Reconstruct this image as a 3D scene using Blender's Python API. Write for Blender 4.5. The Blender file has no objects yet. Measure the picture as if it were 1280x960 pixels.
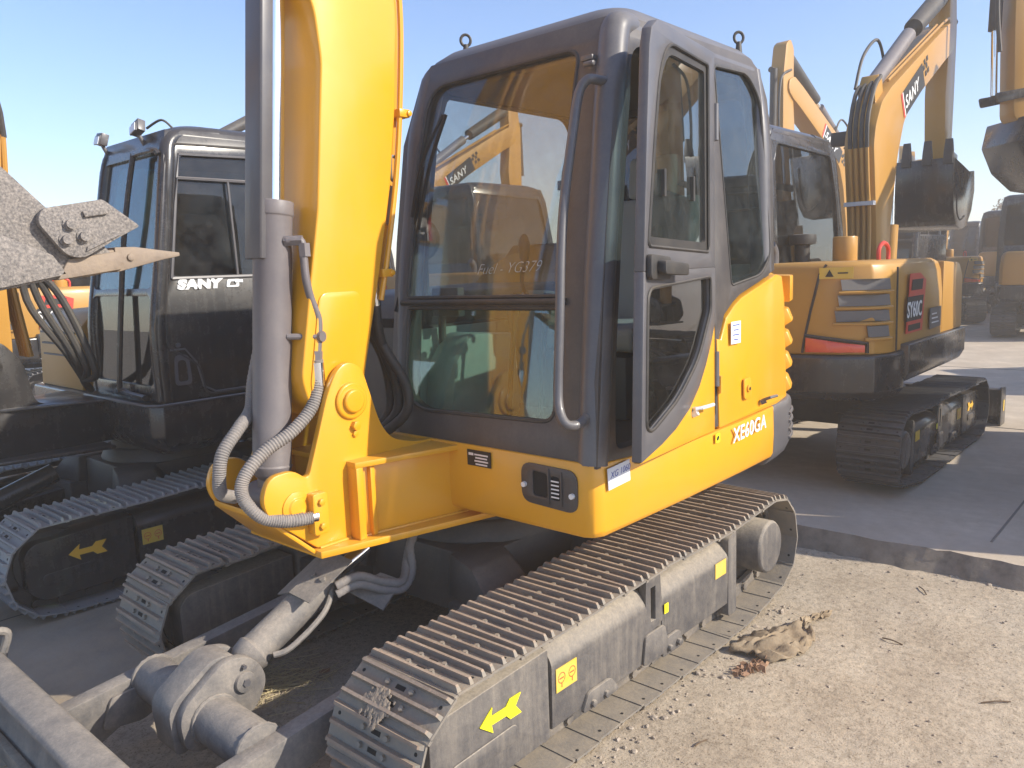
import bpy, bmesh, math, random
from mathutils import Vector, Matrix
from mathutils.geometry import tessellate_polygon
R = math.radians
random.seed(7)
sc = bpy.context.scene

# ------------------------------------------------------------------ camera, sky, sun, exposure
cam = bpy.data.objects.new('camera', bpy.data.cameras.new('camera'))
sc.collection.objects.link(cam)
_r = Vector((-0.665, 0.746, -0.036)); _u = Vector((-0.132, -0.069, 0.989)); _f = Vector((-0.735, -0.662, -0.144))
_f.normalize(); _r = (_r - _f * _r.dot(_f)).normalized(); _u = _r.cross(_f).normalized()
mw = Matrix((_r, _u, -_f)).transposed().to_4x4(); mw.translation = Vector((3.251, 2.503, 1.683))
cam.matrix_world = mw
cam.data.sensor_width = 36; cam.data.lens = 28.125
cam.data.clip_start = 0.05; cam.data.clip_end = 2000
sc.camera = cam

SUN_EL = R(30); SUN_DIR = Vector((-0.37, 0.925, 0)).normalized()
sun_dir = Vector((SUN_DIR.x * math.cos(SUN_EL), SUN_DIR.y * math.cos(SUN_EL), math.sin(SUN_EL)))
w = bpy.data.worlds.new('World'); sc.world = w; w.use_nodes = True
nt = w.node_tree; bgn = nt.nodes['Background']
sky = nt.nodes.new('ShaderNodeTexSky'); sky.sky_type = 'NISHITA'; sky.sun_disc = False
sky.sun_elevation = SUN_EL
sky.sun_rotation = math.atan2(SUN_DIR.x, SUN_DIR.y)
sky.air_density = 1.0; sky.dust_density = 0.3; sky.ozone_density = 3.5
tint = nt.nodes.new('ShaderNodeMix'); tint.data_type = 'RGBA'; tint.blend_type = 'MULTIPLY'; tint.inputs[0].default_value = 1
tint.inputs[7].default_value = (0.83, 0.80, 0.86, 1); nt.links.new(sky.outputs[0], tint.inputs[6]); nt.links.new(tint.outputs[2], bgn.inputs[0]); bgn.inputs[1].default_value = 0.142
sl = bpy.data.lights.new('sun', 'SUN'); sl.energy = 3.5; sl.angle = R(0.6); sl.color = (1, 0.92, 0.79)
so = bpy.data.objects.new('sun', sl); sc.collection.objects.link(so)
so.rotation_euler = sun_dir.to_track_quat('Z', 'Y').to_euler()
sc.view_settings.view_transform = 'Standard'; sc.view_settings.look = 'None'
sc.view_settings.exposure = 1.0; sc.view_settings.gamma = 1
sc.cycles.max_bounces = 10; sc.cycles.transparent_max_bounces = 16; sc.cycles.glossy_bounces = 4
sc.cycles.use_denoising = True

# ------------------------------------------------------------------ materials
def mat(name, col, rough=0.5, metal=0.0, dust=0.0, dustup=0.0, dcol=(0.36, 0.30, 0.225), bump=0.0, bscale=60, coat=0.0,
        var=0.0, vscale=6, dscale=7, streak=0.0):
    m = bpy.data.materials.new(name); m.use_nodes = True
    n = m.node_tree.nodes; L = m.node_tree.links; b = n['Principled BSDF']
    b.inputs['Roughness'].default_value = rough; b.inputs['Metallic'].default_value = metal
    b.inputs['Coat Weight'].default_value = coat; b.inputs['Coat Roughness'].default_value = 0.12
    geo = n.new('ShaderNodeNewGeometry')
    def noise(scale, detail=6, r=0.6, stretch=None):
        t = n.new('ShaderNodeTexNoise'); t.inputs['Scale'].default_value = scale
        t.inputs['Detail'].default_value = detail; t.inputs['Roughness'].default_value = r
        if stretch:
            mp = n.new('ShaderNodeMapping'); mp.inputs['Scale'].default_value = stretch
            L.new(geo.outputs['Position'], mp.inputs[0]); L.new(mp.outputs[0], t.inputs['Vector'])
        else: L.new(geo.outputs['Position'], t.inputs['Vector'])
        return t.outputs['Fac']
    def mth(op, a, c, d=None, clamp=False):
        x = n.new('ShaderNodeMath'); x.operation = op; x.use_clamp = clamp
        for i, v in enumerate((a, c, d)):
            if v is None: continue
            if isinstance(v, (int, float)): x.inputs[i].default_value = v
            else: L.new(v, x.inputs[i])
        return x.outputs[0]
    def mix(fac, a, c):
        x = n.new('ShaderNodeMix'); x.data_type = 'RGBA'
        for k, v in ((0, fac), (6, a), (7, c)):
            if isinstance(v, tuple): x.inputs[k].default_value = (*v, 1) if len(v) == 3 else v
            elif isinstance(v, (int, float)): x.inputs[k].default_value = v
            else: L.new(v, x.inputs[k])
        return x.outputs[2]
    c = (*col, 1)
    if var > 0:
        v = mth('MULTIPLY_ADD', noise(vscale), 2.4, -0.7, True)
        c = mix(v, tuple(x * (1 - var) for x in col), tuple(min(1, x * (1 + var)) for x in col))
    rr = rough
    if dust > 0 or dustup > 0:
        sx = n.new('ShaderNodeSeparateXYZ'); L.new(geo.outputs['Normal'], sx.inputs[0])
        up = mth('MULTIPLY', mth('MAXIMUM', sx.outputs['Z'], 0.0), dustup)
        nz = mth('MULTIPLY_ADD', noise(dscale, 8, 0.7), 3.0, -1.0, True)
        fine = mth('MULTIPLY_ADD', noise(90, 3, 0.7), 2.0, -0.5, True)
        d = mth('ADD', mth('MULTIPLY', nz, dust), up)
        d = mth('MULTIPLY', d, mth('MULTIPLY_ADD', fine, 0.6, 0.62), None, True)
        if streak > 0:
            st = mth('MULTIPLY_ADD', noise(1, 5, 0.6, (26, 26, 2.0)), 3.2, -1.5, True)
            d = mth('ADD', d, mth('MULTIPLY', st, streak), None, True)
        c = mix(d, c, dcol)
        rr = mth('MULTIPLY_ADD', d, 0.9 - rough, rough, True)
    elif rough > 0.12:
        rr = mth('MULTIPLY_ADD', noise(5), 0.22, rough - 0.09, True)
    if isinstance(c, tuple): b.inputs['Base Color'].default_value = c
    else: L.new(c, b.inputs['Base Color'])
    if not isinstance(rr, (int, float)): L.new(rr, b.inputs['Roughness'])
    if bump > 0:
        bp = n.new('ShaderNodeBump'); bp.inputs['Strength'].default_value = bump; bp.inputs['Distance'].default_value = 0.004
        L.new(noise(bscale, 5), bp.inputs['Height']); L.new(bp.outputs[0], b.inputs['Normal'])
    return m

def glass(name, tint=(0.8, 0.85, 0.83), refl=2.2, haze=0.04, dirt=(0.55, 0.52, 0.47), speck=0.0):
    m = bpy.data.materials.new(name); m.use_nodes = True
    n = m.node_tree.nodes; L = m.node_tree.links; n.clear()
    out = n.new('ShaderNodeOutputMaterial'); tr = n.new('ShaderNodeBsdfTransparent'); tr.inputs[0].default_value = (*tint, 1)
    gl = n.new('ShaderNodeBsdfGlossy'); gl.inputs['Roughness'].default_value = 0.0
    fr = n.new('ShaderNodeLayerWeight'); fr.inputs[0].default_value = 0.5
    p5 = n.new('ShaderNodeMath'); p5.operation = 'POWER'; p5.inputs[1].default_value = 4.0; L.new(fr.outputs['Facing'], p5.inputs[0])
    mu = n.new('ShaderNodeMath'); mu.operation = 'MULTIPLY_ADD'; mu.inputs[1].default_value = 0.9; mu.inputs[2].default_value = 0.03 * refl; mu.use_clamp = True
    mx = n.new('ShaderNodeMixShader'); L.new(p5.outputs[0], mu.inputs[0]); L.new(mu.outputs[0], mx.inputs[0])
    L.new(tr.outputs[0], mx.inputs[1]); L.new(gl.outputs[0], mx.inputs[2])
    df = n.new('ShaderNodeBsdfDiffuse'); df.inputs[0].default_value = (*dirt, 1)
    geo = n.new('ShaderNodeNewGeometry'); t = n.new('ShaderNodeTexNoise'); t.inputs['Scale'].default_value = 9; t.inputs['Detail'].default_value = 8
    t.inputs['Roughness'].default_value = 0.72
    L.new(geo.outputs['Position'], t.inputs['Vector'])
    m2 = n.new('ShaderNodeMath'); m2.operation = 'MULTIPLY_ADD'; m2.inputs[1].default_value = haze * 5; m2.inputs[2].default_value = -haze * 1.8
    m2.use_clamp = True; L.new(t.outputs['Fac'], m2.inputs[0])
    fac = m2.outputs[0]
    if speck > 0:
        t2 = n.new('ShaderNodeTexNoise'); t2.inputs['Scale'].default_value = 300; t2.inputs['Detail'].default_value = 2
        L.new(geo.outputs['Position'], t2.inputs['Vector'])
        m3 = n.new('ShaderNodeMath'); m3.operation = 'MULTIPLY_ADD'; m3.inputs[1].default_value = 4 * speck; m3.inputs[2].default_value = -2.35 * speck; m3.use_clamp = True
        L.new(t2.outputs['Fac'], m3.inputs[0])
        m4 = n.new('ShaderNodeMath'); m4.operation = 'ADD'; m4.use_clamp = True; L.new(m2.outputs[0], m4.inputs[0]); L.new(m3.outputs[0], m4.inputs[1]); fac = m4.outputs[0]
    mx2 = n.new('ShaderNodeMixShader'); L.new(fac, mx2.inputs[0]); L.new(mx.outputs[0], mx2.inputs[1]); L.new(df.outputs[0], mx2.inputs[2])
    L.new(mx2.outputs[0], out.inputs[0])
    return m

YEL = mat('yellow_paint', (0.76, 0.345, 0.007), 0.32, coat=0.22, dust=0.10, dustup=0.14, dcol=(0.46, 0.30, 0.12), var=0.05, vscale=1.6, dscale=4, streak=0.05, bump=0.03, bscale=9)
YELD = mat('yellow_paint_dusty', (0.74, 0.34, 0.012), 0.42, dust=0.10, dustup=0.38, dcol=(0.50, 0.38, 0.20), var=0.05)
OCH = mat('ochre_paint', (0.47, 0.24, 0.042), 0.38, coat=0.1, dust=0.06, dustup=0.12, dcol=(0.45, 0.33, 0.18), var=0.06, vscale=1.5)
GRY = mat('grey_paint', (0.085, 0.082, 0.090), 0.36, dust=0.10, dustup=0.30, coat=0.15, dcol=(0.36, 0.32, 0.27))
GRF = mat('grey_paint_shaded', (0.050, 0.045, 0.045), 0.40, dust=0.14, dustup=0.25, dcol=(0.30, 0.25, 0.20), streak=0.05)  # cab grey again, with the shade of the front put into the colour
BLK = mat('black_paint', (0.018, 0.018, 0.020), 0.22, dust=0.10, dustup=0.22, coat=0.3, dcol=(0.22, 0.19, 0.16), streak=0.06)
CYL = mat('cylinder_grey_paint', (0.135, 0.12, 0.125), 0.42, dust=0.18, dustup=0.25, dcol=(0.36, 0.31, 0.27), bump=0.1, bscale=40)
CHR = mat('chrome_rod', (0.85, 0.86, 0.88), 0.13, 1.0)
STL = mat('dusty_steel', (0.085, 0.082, 0.085), 0.55, 0.35, dust=0.75, dustup=0.62, dcol=(0.40, 0.335, 0.26), bump=0.5, bscale=70, dscale=5)
SHOE = mat('track_shoe_steel', (0.19, 0.178, 0.165), 0.55, 0.3, dust=0.7, dustup=0.50, dcol=(0.36, 0.30, 0.225), bump=0.35, bscale=90, dscale=9)
RIM = mat('rusty_grouser_edge', (0.24, 0.17, 0.12), 0.7, 0.2, dust=0.6, dustup=0.45, dcol=(0.46, 0.36, 0.27), bump=0.4)
SHB = mat('dark_shoe_steel', (0.05, 0.05, 0.053), 0.45, 0.4, dust=0.15, dustup=0.32, dcol=(0.30, 0.28, 0.26), bump=0.3)
FRM = mat('dusty_grey_frame', (0.070, 0.067, 0.070), 0.5, dust=0.20, dustup=0.85, dcol=(0.38, 0.325, 0.255), bump=0.35, bscale=110, dscale=22, streak=0.30)
DRK = mat('dark_underbody', (0.03, 0.03, 0.032), 0.5, dust=0.25, dustup=0.25, dcol=(0.20, 0.165, 0.13))
BLD = mat('dusty_blade_paint', (0.085, 0.083, 0.086), 0.5, dust=0.55, dustup=0.50, dcol=(0.34, 0.295, 0.245), bump=0.35, bscale=90, dscale=9, streak=0.15)
BKT = mat('gritty_bucket_paint', (0.075, 0.07, 0.07), 0.7, dust=1.0, dustup=0.25, dcol=(0.34, 0.30, 0.265), bump=0.5, bscale=230, dscale=170)
TTH = mat('worn_tooth_steel', (0.20, 0.155, 0.12), 0.6, 0.2, dust=0.8, dustup=0.2, dcol=(0.36, 0.28, 0.20), bump=0.5, bscale=60)
RUB = mat('black_rubber', (0.018, 0.017, 0.017), 0.55, dust=0.1, dustup=0.2)
HOSE = mat('dusty_hose_wrap', (0.16, 0.15, 0.145), 0.65, dust=0.6, dustup=0.25, dcol=(0.36, 0.31, 0.27), bump=0.7, bscale=60)
PLA = mat('interior_plastic', (0.14, 0.135, 0.13), 0.6)
TRIM = mat('pale_interior_trim', (0.62, 0.64, 0.60), 0.7)
CHK = mat('grey_chalk', (0.42, 0.42, 0.40), 0.9)
SEAT = mat('seat_fabric', (0.42, 0.42, 0.40), 0.8, bump=0.2)
LIN = mat('roof_lining', (0.17, 0.125, 0.09), 0.8)
WHT = mat('white_paint', (0.8, 0.8, 0.78), 0.5)
SLV = mat('silver_letters', (0.78, 0.79, 0.80), 0.4, 0.25)
RED = mat('red_paint', (0.62, 0.05, 0.03), 0.4)
LRED = mat('red_reflector', (0.75, 0.10, 0.04), 0.25, coat=0.5)
STY = mat('sticker_yellow', (0.75, 0.48, 0.03), 0.5, dust=0.4, dcol=(0.5, 0.4, 0.25))
ARW = mat('arrow_yellow', (0.88, 0.78, 0.02), 0.4)
PAP = mat('paper_label', (0.62, 0.65, 0.72), 0.7)
BLU = mat('blue_ink', (0.08, 0.11, 0.35), 0.6)
INK = mat('black_ink', (0.015, 0.015, 0.015), 0.5)
HOLE = mat('bolt_hole', (0.012, 0.011, 0.010), 0.9)
GLW = glass('windshield_glass', (0.86, 0.86, 0.84), 1.6, 0.045, (0.55, 0.55, 0.55))
GLG = glass('green_tinted_glass', (0.70, 0.80, 0.73), 3.0, 0.04)
GLD = glass('dirty_door_glass', (0.50, 0.60, 0.60), 2.2, 0.03, (0.42, 0.42, 0.40), speck=0.15)
GLM = glass('dark_lower_door_glass', (0.26, 0.25, 0.23), 1.6, 0.02, (0.30, 0.28, 0.25), speck=0.18)
GLR = glass('dark_rear_glass', (0.24, 0.26, 0.30), 1.0, 0.02, (0.3, 0.3, 0.3))
GLB = glass('dark_tinted_glass', (0.30, 0.32, 0.33), 1.5, 0.05, (0.3, 0.3, 0.3))
GLT = glass('turquoise_tinted_glass', (0.45, 0.66, 0.70), 2.2, 0.04)

# ------------------------------------------------------------------ mesh helpers
OFF = Vector((0, 0, 0))
class MB:
    def __init__(s): s.v = []; s.f = []; s.m = []
    def add(s, vs, fs, m=0):
        k = len(s.v); s.v += [Vector(v) for v in vs]
        for f in fs: s.f.append([k + i for i in f]); s.m.append(m)
        return s
    def bx(s, x0, x1, y0, y1, z0, z1, m=0):
        return s.add([(x, y, z) for x in (x0, x1) for y in (y0, y1) for z in (z0, z1)],
                     [(0, 1, 3, 2), (4, 6, 7, 5), (0, 4, 5, 1), (2, 3, 7, 6), (0, 2, 6, 4), (1, 5, 7, 3)], m)
    def box(s, c, sz, M=None, m=0):
        vs = []
        for i in (-.5, .5):
            for j in (-.5, .5):
                for k in (-.5, .5):
                    v = Vector((i * sz[0], j * sz[1], k * sz[2]))
                    vs.append(Vector(c) + (M @ v if M else v))
        return s.add(vs, [(0, 1, 3, 2), (4, 6, 7, 5), (0, 4, 5, 1), (2, 3, 7, 6), (0, 2, 6, 4), (1, 5, 7, 3)], m)
    def map2(s, poly, f, w0, w1, holes=(), m=0):
        """flat shape poly (with holes) given in (u,v), mapped by f(u,v,w), thick from w0 to w1"""
        loops = [list(poly)] + [list(h) for h in holes]
        flat = [p for l in loops for p in l]; n = len(flat)
        tris = tessellate_polygon([[Vector((p[0], p[1], 0)) for p in l] for l in loops]) if holes else [tuple(range(n))]
        vs = [f(u, v, w0) for u, v in flat] + [f(u, v, w1) for u, v in flat]
        fs = [tuple(t) for t in tris] + [tuple(n + i for i in reversed(t)) for t in tris]
        k = 0
        for l in loops:
            c = len(l)
            for i in range(c):
                a, b = k + i, k + (i + 1) % c
                fs.append((a, b, n + b, n + a))
            k += c
        return s.add(vs, fs, m)
    def prism(s, poly, ax, a, b, m=0, holes=()):
        f = {'y': lambda u, v, w: (u, w, v), 'x': lambda u, v, w: (w, u, v), 'z': lambda u, v, w: (u, v, w)}[ax]
        return s.map2(poly, f, a, b, holes, m)
    def rings(s, loops, m=0, cap0=True, cap1=True, closed=True):
        k = len(s.v); n = len(loops[0]); vs = [p for l in loops for p in l]; fs = []
        for i in range(len(loops) - 1):
            for j in range(n if closed else n - 1):
                a = i * n + j; b = i * n + (j + 1) % n
                fs.append((a, b, b + n, a + n))
        if cap0: fs.append(tuple(reversed(range(n))))
        if cap1: fs.append(tuple(range((len(loops) - 1) * n, len(loops) * n)))
        return s.add(vs, fs, m)
    def cyl(s, p0, p1, r0, r1=None, n=20, m=0, cap=True):
        p0, p1 = Vector(p0), Vector(p1); r1 = r0 if r1 is None else r1
        q = (p1 - p0).normalized().to_track_quat('Z', 'Y')
        lo = []
        for p, r in ((p0, r0), (p1, r1)):
            lo.append([p + q @ Vector((r * math.cos(2 * math.pi * i / n), r * math.sin(2 * math.pi * i / n), 0)) for i in range(n)])
        return s.rings(lo, m, cap, cap)
    def lathe(s, p0, d, prof, n=24, m=0):
        q = Vector(d).normalized().to_track_quat('Z', 'Y'); p0 = Vector(p0)
        return s.rings([[p0 + q @ Vector((r * math.cos(2 * math.pi * i / n), r * math.sin(2 * math.pi * i / n), h)) for i in range(n)] for h, r in prof], m)
    def tube(s, pts, r, n=10, m=0, sub=6, ridge=0.0):
        P = [Vector(p) for p in pts]
        if sub > 1 and len(P) > 2: P = smooth_path(P, sub)
        rr = r if isinstance(r, (list, tuple)) else None
        T = [(P[min(i + 1, len(P) - 1)] - P[max(i - 1, 0)]).normalized() for i in range(len(P))]
        a = T[0].orthogonal().normalized(); lo = []
        for i, p in enumerate(P):
            a = (a - T[i] * a.dot(T[i])).normalized(); b = T[i].cross(a)
            ri = r * (1 + (ridge if i % 2 else 0))
            lo.append([p + a * (ri * math.cos(2 * math.pi * j / n)) + b * (ri * math.sin(2 * math.pi * j / n)) for j in range(n)])
        return s.rings(lo, m)
    def obj(s, name, mats, parent=None, bev=0.0, seg=2, ang=38, label=None, flat=False):
        me = bpy.data.meshes.new(name)
        vs = [tuple(v - OFF) for v in s.v]
        me.from_pydata(vs, [], s.f)
        mats = mats if isinstance(mats, (list, tuple)) else [mats]
        for m in mats: me.materials.append(m)
        for p, mi in zip(me.polygons, s.m): p.material_index = mi
        bm = bmesh.new(); bm.from_mesh(me)
        bmesh.ops.recalc_face_normals(bm, faces=bm.faces)
        if bev > 0:
            es = [e for e in bm.edges if len(e.link_faces) == 2 and e.calc_face_angle(0) > R(28)]
            if es: bmesh.ops.bevel(bm, geom=es, offset=bev, segments=seg, affect='EDGES', clamp_overlap=True, profile=0.5)
        if not flat:
            for f in bm.faces: f.smooth = True
        bm.to_mesh(me); bm.free()
        if not flat: me.set_sharp_from_angle(angle=R(ang))
        o = bpy.data.objects.new(name, me); sc.collection.objects.link(o)
        if parent: o.parent = parent
        if label: o['label'] = label
        return o

def smooth_path(P, sub):
    out = []
    n = len(P)
    for i in range(n - 1):
        p0 = P[max(i - 1, 0)]; p1 = P[i]; p2 = P[i + 1]; p3 = P[min(i + 2, n - 1)]
        for k in range(sub):
            t = k / sub
            out.append(0.5 * ((2 * p1) + (p2 - p0) * t + (2 * p0 - 5 * p1 + 4 * p2 - p3) * t * t + (3 * p1 - p0 - 3 * p2 + p3) * t ** 3))
    out.append(P[-1]); return out

def rpoly(poly, r, seg=5):
    """round the corners of a 2D polygon"""
    out = []; n = len(poly)
    rs = r if isinstance(r, (list, tuple)) else [r] * n
    for i in range(n):
        p = Vector(poly[i]); a = Vector(poly[i - 1]); b = Vector(poly[(i + 1) % n])
        da, db = (a - p), (b - p); rr = min(rs[i], da.length * 0.48, db.length * 0.48)
        if rr < 1e-4: out.append(tuple(p)); continue
        p0 = p + da.normalized() * rr; p1 = p + db.normalized() * rr
        for k in range(seg + 1):
            t = k / seg
            q = p0 * (1 - t) ** 2 + p * 2 * t * (1 - t) + p1 * t * t
            out.append((q.x, q.y))
    return out

def interp(tab, z):
    if z <= tab[0][0]: a, b = tab[0], tab[1]
    elif z >= tab[-1][0]: a, b = tab[-2], tab[-1]
    else:
        for a, b in zip(tab, tab[1:]):
            if a[0] <= z <= b[0]: break
    return a[1] + (b[1] - a[1]) * (z - a[0]) / (b[0] - a[0])

def empty(name, loc, rz=0.0):
    o = bpy.data.objects.new(name, None); sc.collection.objects.link(o)
    o.location = loc; o.rotation_euler = (0, 0, rz); o.empty_display_size = 0.3
    return o
def tag(o, label, cat, group=None, kind=None):
    if label: o['label'] = label
    if cat: o['category'] = cat
    if group: o['group'] = group
    if kind: o['kind'] = kind
    return o
def copy_tree(o, parent=None):
    c = o.copy(); sc.collection.objects.link(c); c.parent = parent
    for ch in list(o.children): copy_tree(ch, c)
    return c

def text(name, s, m, parent, loc, right, up, size, shear=0.0, ext=0.002, off=0.0, label=None, xs=1.0, space=1.0):
    cu = bpy.data.curves.new(name, 'FONT'); cu.body = s; cu.size = size; cu.shear = shear
    cu.extrude = ext; cu.offset = off; cu.align_x = 'LEFT'; cu.space_character = space; cu.resolution_u = 3
    t = bpy.data.objects.new(name, cu); sc.collection.objects.link(t)
    dg = bpy.context.evaluated_depsgraph_get(); dg.update()
    me = bpy.data.meshes.new_from_object(t.evaluated_get(dg))
    bpy.data.objects.remove(t); bpy.data.curves.remove(cu)
    r = Vector(right).normalized(); u = Vector(up); u = (u - r * u.dot(r)).normalized(); nn = r.cross(u)
    M = Matrix((r * xs, u, nn)).transposed().to_4x4(); M.translation = Vector(loc) - OFF
    me.transform(M); me.materials.clear(); me.materials.append(m)
    o = bpy.data.objects.new(name, me); sc.collection.objects.link(o); o.parent = parent
    if label: o['label'] = label
    return o

def decal(name, m, parent, c, right, up, wd, ht, th=0.002, shape=None, label=None, mb=None, mi=0):
    r = Vector(right).normalized(); u = Vector(up); u = (u - r * u.dot(r)).normalized(); nn = r.cross(u); c = Vector(c)
    poly = shape or [(-.5, -.5), (.5, -.5), (.5, .5), (-.5, .5)]
    b = mb or MB()
    b.map2(poly, lambda a, v, q: c + r * (a * wd) + u * (v * ht) + nn * q, 0.0005, th, m=mi)
    if mb: return mb
    return b.obj(name, m, parent, label=label)
ARROW = [(-.5, 0), (-.2, .5), (-.23, .17), (.12, .17), (.22, .40), (.5, .40), (.36, 0), (.5, -.40), (.22, -.40), (.12, -.17), (-.23, -.17), (-.2, -.5)]

# ------------------------------------------------------------------ crawler undercarriage
HL, TRK_Y, SHW = 1.03, 0.76, 0.40
def track_path():
    P = []
    for i in range(13):                       # idler at front
        a = R(72 - i * 13.5); P.append(Vector((1.035 + 0.238 * math.cos(a), 0, 0.268 + 0.238 * math.sin(a))))
    P += [Vector((0.86, 0, 0.026)), Vector((0, 0, 0.024)), Vector((-0.72, 0, 0.026))]
    for i in range(14):
        a = R(-122 - i * 11.5); P.append(Vector((-1.035 + 0.245 * math.cos(a), 0, 0.300 + 0.245 * math.sin(a))))
    P += [Vector((-0.55, 0, 0.512)), Vector((0.0, 0, 0.522)), Vector((0.45, 0, 0.505)), Vector((0.80, 0, 0.500))]
    return P
def resample(P, n):
    P = P + [P[0]]; L = [0]
    for a, b in zip(P, P[1:]): L.append(L[-1] + (b - a).length)
    tot = L[-1]; out = []; k = 0
    for i in range(n):
        s = tot * i / n
        while L[k + 1] < s: k += 1
        t = (s - L[k]) / (L[k + 1] - L[k]); out.append(P[k].lerp(P[k + 1], t))
    return out, tot
NSH = 40
SP, TOT = resample(track_path(), NSH); PITCH = TOT / NSH
def shoe_frames():
    fr = []
    for i in range(NSH):
        a = SP[i]; b = SP[(i + 1) % NSH]; t = (b - a).normalized(); nrm = Vector((t.z, 0, -t.x)) * -1
        c = (a + b) / 2
        if nrm.dot(c - Vector((0, 0, 0.27))) < 0 and abs(c.x) > 1: nrm = -nrm
        fr.append((c, t))
    return fr
def shoe_mb(mb=None, M=None, big=True):
    """one triple grouser shoe: x along the chain, z outwards"""
    b = mb or MB(); W = SHW / 2
    def T(p): return M @ Vector(p) if M else Vector(p)
    def addb(x0, x1, y0, y1, z0, z1, m=0):
        b.add([T((x, y, z)) for x in (x0, x1) for y in (y0, y1) for z in (z0, z1)],
              [(0, 1, 3, 2), (4, 6, 7, 5), (0, 4, 5, 1), (2, 3, 7, 6), (0, 2, 6, 4), (1, 5, 7, 3)], m)
    addb(-.066, .062, -W, W, -.004, .004)
    addb(.060, .076, -W, W, -.008, .001)
    for gx in (-.052, 0.0, .052):
        y0 = W - .004
        for m_, z0, z1, h0, h1, e0, e1 in ((0, .004, .018, .0075, .0055, 0, .006), (1, .018, .023, .0055, .0050, .006, .010)):
            b.add([T(v) for v in [(gx - h0, -y0 + e0, z0), (gx + h0, -y0 + e0, z0), (gx + h0, y0 - e0, z0), (gx - h0, y0 - e0, z0),
                                  (gx - h1, -y0 + e1, z1), (gx + h1, -y0 + e1, z1), (gx + h1, y0 - e1, z1), (gx - h1, y0 - e1, z1)]],
                  [(0, 1, 5, 4), (1, 2, 6, 5), (2, 3, 7, 6), (3, 0, 4, 7), (4, 5, 6, 7), (3, 2, 1, 0)], m_)
    if big:
        for gx in (-.026, .026):
            for gy in (-.052, .052):
                b.cyl(T((gx, gy, .003)), T((gx, gy, .014)), .010, .009, 6, 0)
            addb(gx - .007, gx + .007, -.019, .019, .0042, .0052, 2)
        for gy in (-W + .03, W - .03):
            b.cyl(T((-.026, gy, .003)), T((-.026, gy, .0052)), .006, None, 8, 2)
            b.cyl(T((-.026, gy, -.0052)), T((-.026, gy, -.003)), .006, None, 8, 2)
    return b
def frame_matrix(c, t):
    z = Vector((-t.z, 0, t.x)); z = -z if z.dot(c - Vector((max(-1.0, min(1.0, c.x)), 0, 0.27))) < 0 else z
    x = t if True else t
    y = z.cross(x)
    M = Matrix((x, y, z)).transposed().to_4x4(); M.translation = c
    return M
_shoe_cache = {}
def make_track(root, side, mats, detail=True, name='crawler_track'):
    """side +1 left, -1 right; root-local coordinates centred on the machine"""
    global OFF
    old = OFF; OFF = Vector((0, 0, 0))
    yc = side * TRK_Y
    ch = MB()
    for c, t in shoe_frames():
        M = frame_matrix(c + Vector((0, yc, 0)), t)
        for s in (-1, 1):
            ch.box(M @ Vector((0, s * .045, -.036)), (PITCH * 1.04, .022, .055), M.to_3x3())
        ch.cyl(M @ Vector((PITCH / 2, -.07, -.034)), M @ Vector((PITCH / 2, .07, -.034)), .019, None, 8)
        ch.cyl(M @ Vector((0, -.052, -.03)), M @ Vector((0, .052, -.03)), .011, None, 6)
    if not detail:
        for c, t in shoe_frames(): shoe_mb(ch, frame_matrix(c + Vector((0, yc, 0)), t), False)
        tr = ch.obj(name, mats, root)
    else:
        tr = ch.obj(name, DRK if mats[0] is not SHOE else STL, root)
        key = mats[0].name
        for i, (c, t) in enumerate(shoe_frames()):
            M = frame_matrix(c + Vector((0, yc, 0)), t)
            if key not in _shoe_cache:
                o = shoe_mb().obj('track_shoe', mats, tr); _shoe_cache[key] = o.data
            else:
                o = bpy.data.objects.new('track_shoe', _shoe_cache[key]); sc.collection.objects.link(o); o.parent = tr
            q = random.Random(i * 3 + side)
            o.matrix_basis = M @ Matrix.Rotation(R(q.uniform(-1.2, 1.2)), 4, 'X') @ Matrix.Translation((0, q.uniform(-.004, .004), 0))
    # wheels inside the belt
    wl = MB(); wl.lathe((1.02, yc - .055, .268), (0, 1, 0), [(0, .05), (0, .13), (.01, .17), (.035, .17), (.036, .19), (.074, .19), (.075, .17), (.10, .17), (.11, .13), (.11, .05)])
    wl.obj('idler_wheel', DRK, root)
    sp = MB(); prof = []
    for i in range(44):
        a = 2 * math.pi * i / 44; r = .205 if i % 4 in (0, 1) else .172; prof.append((-1.035 + r * math.cos(a), .30 + r * math.sin(a)))
    sp.prism(prof, 'y', yc - .022, yc + .022); sp.obj('drive_sprocket', DRK, root)
    for x in (.62, .28, -.06, -.40, -.72):
        r_ = MB(); r_.lathe((x, yc - .085, .125), (0, 1, 0), [(0, .03), (0, .062), (.05, .066), (.055, .078), (.065, .078), (.07, .055), (.10, .055), (.105, .078), (.115, .078), (.12, .066), (.17, .062), (.17, .03)], 16)
        r_.obj('bottom_roller', STL if mats[0] is SHOE else DRK, root)
    c_ = MB(); c_.cyl((-.02, yc - .07, .445), (-.02, yc + .07, .445), .042, None, 14); c_.obj('carrier_roller', DRK, root)
    OFF = old
    return tr

def X2(x): return x      # readability only

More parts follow.
